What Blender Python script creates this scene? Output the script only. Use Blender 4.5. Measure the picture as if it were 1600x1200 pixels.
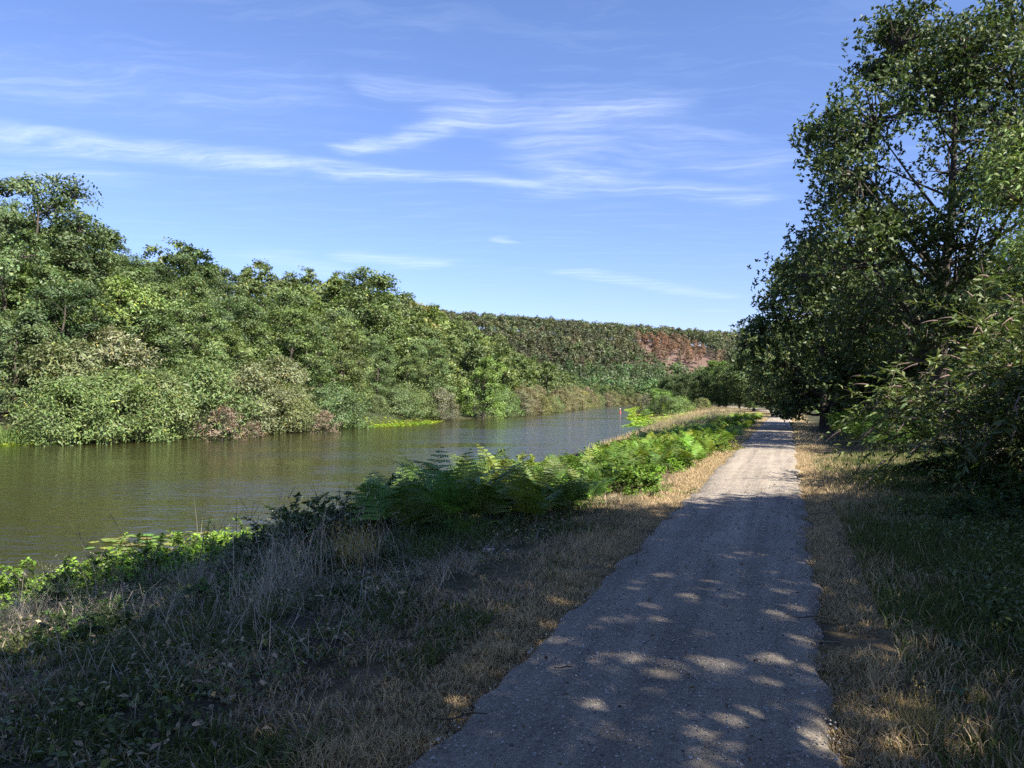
import bpy, math, random
import numpy as np
R_ = math.radians
scene = bpy.context.scene
for o in list(bpy.data.objects):
    bpy.data.objects.remove(o)
col = scene.collection

# ------------------------------------------------------------------ camera
F, CX, HY, EYE = 1200.0, 800.0, 623.0, 1.7          # photo pixels; horizon row; eye height
cd = bpy.data.cameras.new('camera'); cam = bpy.data.objects.new('camera', cd); col.objects.link(cam)
cam.location = (0, 0, EYE); cam.rotation_euler = (R_(90), 0, 0)
cd.sensor_width = 36; cd.lens = 36 * F / 1600; cd.shift_y = (HY - 600) / 1600
cd.clip_start = 0.05; cd.clip_end = 20000
scene.camera = cam

# ------------------------------------------------------------------ sky and sun
SUN_AZ, SUN_EL = 136.0, 46.0                         # clockwise from the viewing direction
world = bpy.data.worlds.new('World'); scene.world = world; world.use_nodes = True
SKY_STRENGTH = 0.074
def build_sky():
    nt = world.node_tree; nt.nodes.clear(); N = nt.nodes.new; L = nt.links.new
    def val(x, sock):
        if isinstance(x, (int, float)): sock.default_value = x
        else: L(x, sock)
    def M(op, a, b=0.0, c=0.0):
        n = N('ShaderNodeMath'); n.operation = op
        for k, x in enumerate((a, b, c)): val(x, n.inputs[k])
        return n.outputs[0]
    sky = N('ShaderNodeTexSky'); sky.sky_type = 'NISHITA'; sky.sun_disc = False
    sky.sun_elevation = R_(SUN_EL); sky.sun_rotation = R_(SUN_AZ)
    sky.altitude = 50; sky.air_density = 1.0; sky.dust_density = 0.15; sky.ozone_density = 3.5
    tc = N('ShaderNodeTexCoord'); sp = N('ShaderNodeSeparateXYZ'); L(tc.outputs['Generated'], sp.inputs[0])
    z = M('MAXIMUM', sp.outputs[2], 0.02)
    u = M('DIVIDE', sp.outputs[0], z); v = M('DIVIDE', sp.outputs[1], z)
    cb = N('ShaderNodeCombineXYZ'); L(u, cb.inputs[0]); L(v, cb.inputs[1])
    # the wind's warp of the ice trails
    n1 = N('ShaderNodeTexNoise'); n1.inputs['Scale'].default_value = 1.6; n1.inputs['Detail'].default_value = 4
    L(cb.outputs[0], n1.inputs['Vector'])
    s1 = N('ShaderNodeSeparateColor'); L(n1.outputs['Color'], s1.inputs[0])
    uw = M('ADD', u, M('MULTIPLY', M('SUBTRACT', s1.outputs[0], 0.5), 0.34))
    vw = M('ADD', v, M('MULTIPLY', M('SUBTRACT', s1.outputs[1], 0.5), 0.40))
    def uv(px, py):
        t = (HY - py) / F; return ((px - CX) / F / t, 1 / t)
    total = None
    # trails: photo position of the two ends, half width, strength
    segs = [((-160, 196), (430, 258), .10, .75), ((430, 258), (870, 292), .075, .72), ((870, 292), (1000, 262), .12, .48),
            ((540, 236), (640, 212), .05, .6), ((640, 212), (740, 180), .075, .8), ((740, 180), (1010, 172), .12, .62),
            ((880, 175), (880, 285), .16, .40), ((1000, 200), (1180, 260), .14, .30), ((900, 270), (1170, 310), .12, .40),
            ((0, 130), (420, 150), .18, .22), ((-100, 275), (130, 270), .16, .32), ((430, 402), (520, 425), .20, .30),
            ((570, 400), (660, 412), .17, .55), ((900, 425), (1130, 464), .13, .5),
            ((600, 140), (760, 140), .06, .35), ((785, 374), (800, 378), .05, .45), ((1105, 486), (1130, 486), .12, .5)]
    def V(op, a, b=None, scale=None):
        n = N('ShaderNodeVectorMath'); n.operation = op; L(a, n.inputs[0])
        if b is not None:
            if isinstance(b, tuple): n.inputs[1].default_value = b
            else: L(b, n.inputs[1])
        if scale is not None: L(scale, n.inputs['Scale'])
        return n
    cwv = N('ShaderNodeCombineXYZ'); L(uw, cwv.inputs[0]); L(vw, cwv.inputs[1]); pv = cwv.outputs[0]
    for (a, b, w, k) in segs:
        (ax, ay), (bx, by) = uv(*a), uv(*b)
        dx, dy = bx - ax, by - ay; l2 = dx * dx + dy * dy
        q = V('SUBTRACT', pv, (ax, ay, 0)).outputs[0]
        t = N('ShaderNodeMath'); t.operation = 'MULTIPLY'; t.use_clamp = True; L(V('DOT_PRODUCT', q, (dx / l2, dy / l2, 0)).outputs['Value'], t.inputs[0]); t.inputs[1].default_value = 1
        cv = N('ShaderNodeCombineXYZ'); cv.inputs[0].default_value = dx; cv.inputs[1].default_value = dy
        d = V('DISTANCE', q, V('SCALE', cv.outputs[0], None, t.outputs[0]).outputs[0]).outputs['Value']
        g = N('ShaderNodeMapRange'); g.interpolation_type = 'SMOOTHERSTEP'; L(d, g.inputs[0]); g.inputs[1].default_value = 0; g.inputs[2].default_value = w * 2.3; g.inputs[3].default_value = k * .66; g.inputs[4].default_value = 0
        total = g.outputs[0] if total is None else M('MAXIMUM', total, g.outputs[0])
    # streaked fibres, along the wind
    mp = N('ShaderNodeMapping'); mp.inputs['Rotation'].default_value = (0, 0, R_(-18)); mp.inputs['Scale'].default_value = (1.1, 5.5, 1)
    cw = N('ShaderNodeCombineXYZ'); L(uw, cw.inputs[0]); L(vw, cw.inputs[1]); L(cw.outputs[0], mp.inputs[0])
    n2 = N('ShaderNodeTexNoise'); n2.inputs['Scale'].default_value = 1.7; n2.inputs['Detail'].default_value = 7; n2.inputs['Roughness'].default_value = .70
    L(mp.outputs[0], n2.inputs['Vector'])
    fib = N('ShaderNodeMapRange'); fib.inputs[1].default_value = .36; fib.inputs[2].default_value = .80; L(n2.outputs[0], fib.inputs[0])
    veil = N('ShaderNodeMapRange'); veil.inputs[1].default_value = .5; veil.inputs[2].default_value = .85; veil.inputs[4].default_value = .10; L(n2.outputs[0], veil.inputs[0])
    dens = M('ADD', M('MULTIPLY', total, M('ADD', M('MULTIPLY', fib.outputs[0], 1.0), .12)), veil.outputs[0])
    fade = N('ShaderNodeMapRange'); fade.inputs[1].default_value = .06; fade.inputs[2].default_value = .17; L(sp.outputs[2], fade.inputs[0])
    dens = M('MULTIPLY', dens, fade.outputs[0])
    cl = N('ShaderNodeClamp'); L(dens, cl.inputs[0]); cl.inputs[2].default_value = .8
    hs = N('ShaderNodeMix'); hs.data_type = 'RGBA'; hs.blend_type = 'MULTIPLY'; hs.inputs[0].default_value = 1
    sc_ = N('ShaderNodeVectorMath'); sc_.operation = 'SCALE'; L(sky.outputs[0], sc_.inputs[0]); sc_.inputs['Scale'].default_value = .1
    gm = N('ShaderNodeGamma'); L(sc_.outputs[0], gm.inputs[0]); gm.inputs[1].default_value = 1.25
    L(gm.outputs[0], hs.inputs[6]); hs.inputs[7].default_value = (15.4, 13.4, 14.2, 1)
    er = N('ShaderNodeMapRange'); L(sp.outputs[2], er.inputs[0]); er.inputs[1].default_value = 0; er.inputs[2].default_value = .42
    lo = N('ShaderNodeMix'); lo.data_type = 'RGBA'; L(er.outputs[0], lo.inputs[0]); lo.inputs[6].default_value = (.60, .60, .74, 1); lo.inputs[7].default_value = (1.1, 1.1, 1.1, 1)
    h2 = N('ShaderNodeMix'); h2.data_type = 'RGBA'; h2.blend_type = 'MULTIPLY'; h2.inputs[0].default_value = 1; L(hs.outputs[2], h2.inputs[6]); L(lo.outputs[2], h2.inputs[7])
    mx = N('ShaderNodeMix'); mx.data_type = 'RGBA'; L(cl.outputs[0], mx.inputs[0]); L(h2.outputs[2], mx.inputs[6])
    mx.inputs[7].default_value = (6.6, 7.3, 8.8, 1)
    bg = N('ShaderNodeBackground'); bg.inputs[1].default_value = SKY_STRENGTH; L(mx.outputs[2], bg.inputs[0])
    out = N('ShaderNodeOutputWorld'); L(bg.outputs[0], out.inputs[0])
build_sky()
sd = bpy.data.lights.new('sun', 'SUN'); sun = bpy.data.objects.new('sun', sd); col.objects.link(sun)
sd.energy = 5.0; sd.angle = R_(0.53); sd.color = (1.0, .94, .84)
sun.rotation_euler = (R_(90 - SUN_EL), 0, R_(180 - SUN_AZ))
SUNV = np.array([math.sin(R_(SUN_AZ)) * math.cos(R_(SUN_EL)), math.cos(R_(SUN_AZ)) * math.cos(R_(SUN_EL)), math.sin(R_(SUN_EL))])
vs = scene.view_settings; vs.view_transform = 'Standard'; vs.look = 'None'; vs.gamma = 1.0; vs.exposure = 1.36
vs.use_curve_mapping = False
scene.cycles.max_bounces = 5; scene.cycles.glossy_bounces = 2; scene.cycles.diffuse_bounces = 2; scene.cycles.transmission_bounces = 3
scene.cycles.use_denoising = False

# ------------------------------------------------------------------ helpers
def at(px, py, D):
    """world point seen at a photo pixel at depth D"""
    return np.array([(px - CX) / F * D, D, EYE + (HY - py) / F * D])
def nrm(v):
    return v / np.maximum(np.linalg.norm(v, axis=-1, keepdims=True), 1e-9)
def smooth(t):
    t = np.clip(t, 0, 1); return t * t * (3 - 2 * t)
def hash2(ix, iy, s):
    h = np.sin(ix * 127.1 + iy * 311.7 + s * 74.7) * 43758.5453
    return h - np.floor(h)
def vnoise(x, y, s=0):
    ix, iy = np.floor(x), np.floor(y); fx, fy = x - ix, y - iy
    fx = fx * fx * (3 - 2 * fx); fy = fy * fy * (3 - 2 * fy)
    a, b = hash2(ix, iy, s), hash2(ix + 1, iy, s); c, d = hash2(ix, iy + 1, s), hash2(ix + 1, iy + 1, s)
    return (a + (b - a) * fx) * (1 - fy) + (c + (d - c) * fx) * fy
def fbm(x, y, s=0, o=4):
    r, a = 0, .5
    for k in range(o):
        r = r + a * vnoise(x, y, s + k); x, y, a = x * 2.03, y * 2.03, a * .5
    return r
def make_mesh(name, v, f, mat=None, colr=None, smooth_=False):
    v = np.asarray(v, np.float32); f = np.asarray(f, np.int32)
    me = bpy.data.meshes.new(name); k = f.shape[1]
    me.vertices.add(len(v)); me.vertices.foreach_set('co', v.ravel())
    me.loops.add(f.size); me.loops.foreach_set('vertex_index', f.ravel())
    me.polygons.add(len(f)); me.polygons.foreach_set('loop_start', np.arange(0, f.size, k, dtype=np.int32))
    me.update(calc_edges=True)
    if smooth_: me.polygons.foreach_set('use_smooth', np.ones(len(f), bool))
    if colr is not None:
        c = np.ones((len(v), 4), np.float32); c[:, :3] = colr
        me.attributes.new('col', 'FLOAT_COLOR', 'POINT').data.foreach_set('color', c.ravel())
    if mat: me.materials.append(mat)
    return me
def obj(name, me, parent=None, loc=(0, 0, 0), color=None, rotz=0, scale=1):
    o = bpy.data.objects.new(name, me); col.objects.link(o); o.parent = parent
    o.location = loc; o.rotation_euler = (0, 0, rotz); o.scale = (scale,) * 3 if np.isscalar(scale) else scale
    if color is not None: o.color = (*color, 1)
    return o
def tag(o, label=None, cat=None, group=None, kind=None):
    if label: o['label'] = label
    if cat: o['category'] = cat
    if group: o['group'] = group
    if kind: o['kind'] = kind
    return o
ONES = 'first second third fourth fifth sixth seventh eighth ninth tenth eleventh twelfth thirteenth fourteenth fifteenth sixteenth seventeenth eighteenth nineteenth'.split()
TENS = ['', '', 'twenty', 'thirty', 'forty', 'fifty', 'sixty', 'seventy', 'eighty', 'ninety']
TENTH = ['', '', 'twentieth', 'thirtieth', 'fortieth', 'fiftieth', 'sixtieth', 'seventieth', 'eightieth', 'ninetieth']
def ordw(n):
    pre = ''
    if n >= 100: pre = 'hundred and '; n -= 100
    if n == 0: return 'hundredth'
    if n < 20: return pre + ONES[n - 1]
    return pre + (TENTH[n // 10] if n % 10 == 0 else TENS[n // 10] + '-' + ONES[n % 10 - 1])
def tubes(paths, sides=6):
    """paths: list of (points Nx3, radii N) -> verts, quads"""
    V, Fc, base = [], [], 0
    ang = np.linspace(0, 2 * np.pi, sides, endpoint=False)
    for P, r in paths:
        P = np.asarray(P, float); r = np.asarray(r, float); n = len(P)
        T = nrm(np.gradient(P, axis=0)); a = np.where(np.abs(T[:, 2:3]) > .9, [[1., 0, 0]], [[0, 0, 1.]])
        U = nrm(np.cross(T, a)); W = np.cross(T, U)
        ring = P[:, None] + r[:, None, None] * (np.cos(ang)[None, :, None] * U[:, None] + np.sin(ang)[None, :, None] * W[:, None])
        V.append(ring.reshape(-1, 3))
        i = np.arange(n - 1)[:, None] * sides + np.arange(sides)[None]; j = np.arange(n - 1)[:, None] * sides + (np.arange(sides)[None] + 1) % sides
        Fc.append(np.stack([i, j, j + sides, i + sides], -1).reshape(-1, 4) + base); base += n * sides
    return np.concatenate(V), np.concatenate(Fc)
def leaves(C, axis, normal, L, W, fold=.12):
    """pointed leaf blades: one folded quad each"""
    n = len(C); axis = nrm(axis); side = nrm(np.cross(normal, axis)); up = np.cross(axis, side)
    L = np.broadcast_to(L, (n,))[:, None]; W = np.broadcast_to(W, (n,))[:, None]
    b = C; t = C + axis * L; m = C + axis * L * .45 + up * L * fold
    v = np.stack([b, m + side * W * .5, t, m - side * W * .5], 1).reshape(-1, 3)
    return v, np.arange(n * 4).reshape(n, 4)
def blades(P, H, W, lean_dir, lean, rng):
    """grass blades: bent strip of three triangles"""
    n = len(P); a = rng.uniform(0, 2 * np.pi, n); s = np.stack([np.cos(a), np.sin(a), np.zeros(n)], 1) * (W * .5)[:, None]
    d = np.stack([np.cos(lean_dir), np.sin(lean_dir), np.zeros(n)], 1); h = H[:, None]; l = lean[:, None]
    up = np.array([[0, 0, 1.]])
    mid = P + up * h * .55 + d * h * l * .3; tip = P + up * h * np.sqrt(np.maximum(1 - .6 * l * l, .08)) + d * h * l
    v = np.stack([P - s, P + s, mid + s * .8, mid - s * .8, tip], 1).reshape(-1, 3)
    i = np.arange(n)[:, None] * 5
    f = np.concatenate([i + [[0, 1, 2]], i + [[0, 2, 3]], i + [[3, 2, 4]]])
    return v, f
def jitter_cols(base, n, rng, k=.25, per=1):
    c = np.asarray(base)[None] * (1 + rng.uniform(-k, k, (n, 1))) * (1 + rng.uniform(-k * .35, k * .35, (n, 3)))
    return np.repeat(np.clip(c, 0.002, .9), per, 0)

# ------------------------------------------------------------------ materials
def new_mat(name):
    m = bpy.data.materials.new(name); m.use_nodes = True; nt = m.node_tree; nt.nodes.clear()
    return m, nt, nt.nodes.new, nt.links.new
def leaf_mat(name, transl=.20, rough=.5, spec=.35, objcol=True, warm=(1.25, 1.35, .55)):
    m, nt, N, L = new_mat(name)
    a = N('ShaderNodeAttribute'); a.attribute_name = 'col'; c = a.outputs['Color']
    if objcol:
        oi = N('ShaderNodeObjectInfo'); mx = N('ShaderNodeMix'); mx.data_type = 'RGBA'; mx.blend_type = 'MULTIPLY'; mx.inputs[0].default_value = 1
        L(c, mx.inputs[6]); L(oi.outputs['Color'], mx.inputs[7]); c = mx.outputs[2]
    b = N('ShaderNodeBsdfPrincipled'); L(c, b.inputs['Base Color']); b.inputs['Roughness'].default_value = rough
    b.inputs['Specular IOR Level'].default_value = spec
    t = N('ShaderNodeBsdfTranslucent'); w = N('ShaderNodeMix'); w.data_type = 'RGBA'; w.blend_type = 'MULTIPLY'; w.inputs[0].default_value = 1
    L(c, w.inputs[6]); w.inputs[7].default_value = (*warm, 1); L(w.outputs[2], t.inputs[0])
    ms = N('ShaderNodeMixShader'); ms.inputs[0].default_value = transl; L(b.outputs[0], ms.inputs[1]); L(t.outputs[0], ms.inputs[2])
    o = N('ShaderNodeOutputMaterial'); L(ms.outputs[0], o.inputs[0])
    return m
def noisy_mat(name, c1, c2, scale=6, rough=.9, bump=.3, bscale=40, stretch=(1, 1, 1), use_col=False, detail=6):
    m, nt, N, L = new_mat(name)
    tc = N('ShaderNodeTexCoord'); mp = N('ShaderNodeMapping'); mp.inputs['Scale'].default_value = stretch; L(tc.outputs['Object'], mp.inputs[0])
    n = N('ShaderNodeTexNoise'); n.inputs['Scale'].default_value = scale; n.inputs['Detail'].default_value = detail; n.inputs['Roughness'].default_value = .65
    L(mp.outputs[0], n.inputs['Vector'])
    r = N('ShaderNodeValToRGB'); r.color_ramp.elements[0].color = (*c1, 1); r.color_ramp.elements[1].color = (*c2, 1)
    r.color_ramp.elements[0].position = .3; r.color_ramp.elements[1].position = .7; L(n.outputs[0], r.inputs[0])
    c = r.outputs[0]
    if use_col:
        a = N('ShaderNodeAttribute'); a.attribute_name = 'col'; mx = N('ShaderNodeMix'); mx.data_type = 'RGBA'; mx.blend_type = 'MULTIPLY'; mx.inputs[0].default_value = 1
        L(c, mx.inputs[6]); L(a.outputs['Color'], mx.inputs[7]); c = mx.outputs[2]
    b = N('ShaderNodeBsdfPrincipled'); L(c, b.inputs['Base Color']); b.inputs['Roughness'].default_value = rough; b.inputs['Specular IOR Level'].default_value = .25
    n2 = N('ShaderNodeTexNoise'); n2.inputs['Scale'].default_value = bscale; n2.inputs['Detail'].default_value = 5; L(mp.outputs[0], n2.inputs['Vector'])
    bp = N('ShaderNodeBump'); bp.inputs['Strength'].default_value = bump; bp.inputs['Distance'].default_value = .05; L(n2.outputs[0], bp.inputs['Height']); L(bp.outputs[0], b.inputs['Normal'])
    o = N('ShaderNodeOutputMaterial'); L(b.outputs[0], o.inputs[0])
    return m
LEAF = leaf_mat('leaf'); GLOSS = leaf_mat('oak_leaf', transl=.22, rough=.52, spec=.35); GRASS = leaf_mat('grass_blade', transl=.3, rough=.6, spec=.2, warm=(1.1, 1.1, .8))
BARK = noisy_mat('bark', (.035, .028, .022), (.12, .10, .08), scale=9, bump=.8, bscale=25, stretch=(1, 1, .25))
PALEBARK = noisy_mat('pale_bark', (.10, .08, .06), (.26, .22, .17), scale=7, bump=.6, bscale=25, stretch=(1, 1, .3))
STEM = noisy_mat('stem', (.05, .06, .02), (.12, .10, .05), scale=20, bump=.2)
GROUND = noisy_mat('soil_and_thatch', (.55, .52, .50), (1.25, 1.25, 1.2), scale=9, rough=1, bump=1.0, bscale=38, use_col=True)

# ------------------------------------------------------------------ terrain
LB = np.array([(-155, -170), (-95, -60), (-60, 5), (-35, 53), (-18, 85), (-7.5, 120), (5, 154), (17, 215), (30, 290), (44, 328), (72, 352), (125, 366), (260, 376), (500, 380)], float)
RB = np.array([(-95, -170), (-43, -60), (-12.4, 3), (-7.7, 12.8), (-4.9, 20), (5, 50), (15, 85), (23.5, 142), (34, 226), (46, 258), (80, 285), (150, 303), (260, 312), (500, 318)], float)
WATER_Z = -1.5
def pdist(x, y, poly):
    d = np.full(x.shape, 1e9)
    for (ax, ay), (bx, by) in zip(poly[:-1], poly[1:]):
        dx, dy = bx - ax, by - ay; t = np.clip(((x - ax) * dx + (y - ay) * dy) / (dx * dx + dy * dy), 0, 1)
        d = np.minimum(d, np.hypot(x - ax - t * dx, y - ay - t * dy))
    return d
def bank_x(y, poly, cap):
    return np.where(y > poly[-1, 1], cap, np.interp(y, poly[:, 1], poly[:, 0]))
def path_x(y):
    y = np.asarray(y, float)
    return .36 * y - .735 - .0026 * np.maximum(y - 78, 0) ** 2 * np.where(y > 78, 1, 0) / (1 + np.maximum(y - 78, 0) / 150)
PW = 0.955 * 1.06                                     # half width of the path in x
def ground(x, y):
    x = np.asarray(x, float); y = np.asarray(y, float)
    lx = bank_x(y, LB, 1e6); rx = bank_x(y, RB, 1e6)
    left = x < lx; right = x > rx
    dl = pdist(x, y, LB); dr = pdist(x, y, RB)
    w = 1 - smooth((y - 300) / 70)
    farcrest = np.clip(59 - .082 * x, 22, 75)
    zl = -1.55 + 1.3 * smooth(dl / 5) + w * (13.5 + 10.5 * smooth((y - 95) / 150)) * smooth((dl - 2) / 66) ** .85 + .02 * np.clip(dl, 0, 60) * w + smooth((y - 372) / 290) * farcrest + (fbm(x / 30, y / 30, 3) - .5) * 3.0 * smooth(dl / 25)
    u = x - path_x(y)
    zr = -1.55 * (1 - np.clip(dr / 9.0, 0, 1)) ** 1.25 + .045 * np.clip(u - 2.2, 0, 14) + (fbm(x / 1.3, y / 1.3, 9) - .5) * .12 * smooth((np.abs(u) - 1.1) / 1.2)
    zr = zr - .02 * smooth((1.4 - np.abs(u)) / .4)
    zb = -1.55 - 1.6 * smooth(np.minimum(dl, dr) / 5)
    return np.where(left, zl, np.where(right, zr, zb))
def gz(x, y): return float(ground(np.array([x]), np.array([y]))[0])
def build_terrain():
    nr, na = 330, 560
    r = np.concatenate([[0], np.geomspace(.8, 6000, nr - 1)]); a = np.linspace(0, 2 * np.pi, na, endpoint=False)
    X = (r[:, None] * np.sin(a)[None]).ravel(); Y = (r[:, None] * np.cos(a)[None]).ravel()
    Z = ground(X, Y)
    i = np.arange(nr - 1)[:, None] * na + np.arange(na)[None]; j = np.arange(nr - 1)[:, None] * na + (np.arange(na)[None] + 1) % na
    f = np.stack([i, i + na, j + na, j], -1).reshape(-1, 4)
    u = X - path_x(Y); rx = bank_x(Y, RB, 1e6); lx = bank_x(Y, LB, 1e6)
    soil = np.array([.060, .048, .036]); straw = np.array([.30, .22, .12]); green = np.array([.055, .065, .028]); meadow = np.array([.30, .23, .11]); shade_litter = np.array([.050, .042, .028])
    C = np.tile(green, (len(X), 1))
    n = fbm(X / .9, Y / .9, 21)
    def mix(m, c):
        nonlocal C
        m = np.clip(m, 0, 1)[:, None]; C = C * (1 - m) + c * m
    mix(smooth((fbm(X / 2.5, Y / 2.5, 5) - .42) / .2) * .8, soil)
    verge = np.exp(-((np.abs(u) - 1.55) / .62) ** 2)
    mix(verge * (.55 + .8 * n), straw * .8)
    mix(smooth((Y - 60) / 40) * ((u < -3) & (X > rx)), meadow)
    mix(((X < lx) & (Y > -200)) * 1.0, shade_litter); mix(((X < lx) & (X > lx - 7)) * 1.0, np.array([.05, .062, .026]))  # leaf litter, coloured dark so gaps between the trees read as shade
    # the scorched clearing on the far hill
    bx = (X - 114) / 28; by = (Y - 530) / 76
    mix((smooth((1.15 - np.hypot(bx, by)) / .3)) * (Y > 380), np.array([.16, .105, .085]))
    mix(((X > lx - 1) & (X < rx + .3)) * 1.0, np.array([.07, .06, .025]))
    me = make_mesh('ground', np.stack([X, Y, Z], 1), f, GROUND, C, True)
    tag(obj('ground', me), kind='structure')
build_terrain()

def path_mat():
    m, nt, N, L = new_mat('gravel_path')
    tc = N('ShaderNodeTexCoord')
    def noise(s, d=6, rr=.6, stretch=None, rot=0):
        n = N('ShaderNodeTexNoise'); n.inputs['Scale'].default_value = s; n.inputs['Detail'].default_value = d; n.inputs['Roughness'].default_value = rr
        if stretch:
            m0 = N('ShaderNodeMapping'); m0.inputs['Rotation'].default_value = (0, 0, rot); L(tc.outputs['Object'], m0.inputs[0])
            mp = N('ShaderNodeMapping'); mp.inputs['Scale'].default_value = stretch; L(m0.outputs[0], mp.inputs[0]); L(mp.outputs[0], n.inputs['Vector'])
        else: L(tc.outputs['Object'], n.inputs['Vector'])
        return n.outputs[0]
    def ramp(x, p0, c0, p1, c1):
        r = N('ShaderNodeValToRGB'); e = r.color_ramp.elements; e[0].position = p0; e[0].color = (*c0, 1); e[1].position = p1; e[1].color = (*c1, 1); L(x, r.inputs[0]); return r.outputs[0]
    def mul(a, b):
        x = N('ShaderNodeMix'); x.data_type = 'RGBA'; x.blend_type = 'MULTIPLY'; x.inputs[0].default_value = 1; L(a, x.inputs[6]); L(b, x.inputs[7]); return x.outputs[2]
    base = ramp(noise(1.4), .3, (.30, .258, .205), .72, (.40, .35, .285))
    wheel = ramp(noise(3.6, 5, .65, (1, .045, 1), R_(19.8)), .3, (.60, .60, .60), .66, (1.16, 1.14, 1.11))
    grit = ramp(noise(48, 4, .75), .36, (.66, .65, .65), .62, (1.16, 1.15, 1.13))
    specks = ramp(noise(26, 3, .6), .64, (1, 1, 1), .72, (.42, .40, .38))
    c = mul(mul(mul(base, wheel), grit), specks)
    b = N('ShaderNodeBsdfPrincipled'); L(c, b.inputs['Base Color']); b.inputs['Roughness'].default_value = .92; b.inputs['Specular IOR Level'].default_value = .25
    h = N('ShaderNodeMath'); h.operation = 'MULTIPLY_ADD'; L(noise(38, 6, .72), h.inputs[0]); h.inputs[1].default_value = 1.0; L(noise(7, 4, .6, (1, .3, 1), R_(19.8)), h.inputs[2])
    bp = N('ShaderNodeBump'); bp.inputs['Strength'].default_value = .9; bp.inputs['Distance'].default_value = .028; L(h.outputs[0], bp.inputs['Height']); L(bp.outputs[0], b.inputs['Normal'])
    o = N('ShaderNodeOutputMaterial'); L(b.outputs[0], o.inputs[0])
    return m
def build_path():
    ys = np.concatenate([np.arange(-25, 1, .5), np.arange(1, 30, .09), np.arange(30, 170, .6)]); nu = 25
    t = np.linspace(-1, 1, nu); X = np.zeros((len(ys), nu)); Z = np.zeros_like(X)
    c = path_x(ys); wl = PW * (1 + .34 * (fbm(ys / .42, ys * 0, 31) - .47) + .06 * (fbm(ys / 3, ys * 0, 32) - .5)); wr = PW * (1 + .30 * (fbm(ys / .4, ys * 0 + 5, 33) - .47))
    X = c[:, None] + np.where(t[None] < 0, t[None] * wl[:, None], t[None] * wr[:, None]); Y = np.repeat(ys[:, None], nu, 1)
    Z = .022 + .018 * (1 - t[None] ** 4) + (fbm(X / .7, Y / 1.6, 41) - .5) * .035 * (1 - t[None] ** 4)
    Z[:, 0] = Z[:, -1] = -.06
    i = np.arange(len(ys) - 1)[:, None] * nu + np.arange(nu - 1)[None]
    f = np.stack([i, i + 1, i + nu + 1, i + nu], -1).reshape(-1, 4)
    tag(obj('path', make_mesh('path', np.stack([X, Y, Z], -1).reshape(-1, 3), f, path_mat(), None, True)), kind='structure')
build_path()

def water_mat():
    m, nt, N, L = new_mat('river_water')
    tc = N('ShaderNodeTexCoord')
    def noise(s, d, stretch=(1, 1, 1), rot=0, rr=.5):
        mp = N('ShaderNodeMapping'); mp.inputs['Rotation'].default_value = (0, 0, rot); mp.inputs['Scale'].default_value = stretch; L(tc.outputs['Object'], mp.inputs[0])
        n = N('ShaderNodeTexNoise'); n.inputs['Scale'].default_value = s; n.inputs['Detail'].default_value = d; n.inputs['Roughness'].default_value = rr; L(mp.outputs[0], n.inputs['Vector']); return n.outputs[0]
    ruffle = N('ShaderNodeMapRange'); ruffle.inputs[1].default_value = .36; ruffle.inputs[2].default_value = .62; ruffle.inputs[3].default_value = .15; ruffle.inputs[4].default_value = 1.0
    L(noise(.045, 3, (1, 2.2, 1), R_(-20)), ruffle.inputs[0])
    a = noise(3.4, 3, (.55, 1.25, 1), R_(12)); b_ = noise(.9, 2, (.6, 1.3, 1), R_(-8))
    s = N('ShaderNodeMath'); s.operation = 'MULTIPLY_ADD'; L(b_, s.inputs[0]); s.inputs[1].default_value = 1.6; L(a, s.inputs[2])
    bp = N('ShaderNodeBump'); bp.inputs['Distance'].default_value = .065; L(ruffle.outputs[0], bp.inputs['Strength']); L(s.outputs[0], bp.inputs['Height'])
    b = N('ShaderNodeBsdfPrincipled'); b.inputs['Roughness'].default_value = .09; b.inputs['IOR'].default_value = 1.33
    r = N('ShaderNodeValToRGB'); r.color_ramp.elements[0].color = (.022, .021, .007, 1); r.color_ramp.elements[1].color = (.036, .033, .011, 1); L(noise(.09, 3), r.inputs[0]); L(r.outputs[0], b.inputs['Base Color'])
    L(bp.outputs[0], b.inputs['Normal'])
    o = N('ShaderNodeOutputMaterial'); L(b.outputs[0], o.inputs[0])
    return m
def build_water():
    v = [(-220, -200, WATER_Z), (520, -200, WATER_Z), (520, 385, WATER_Z), (-220, 385, WATER_Z)]
    tag(obj('river_water', make_mesh('river_water', v, [(0, 1, 2, 3)], water_mat())), kind='structure')
build_water()

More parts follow.
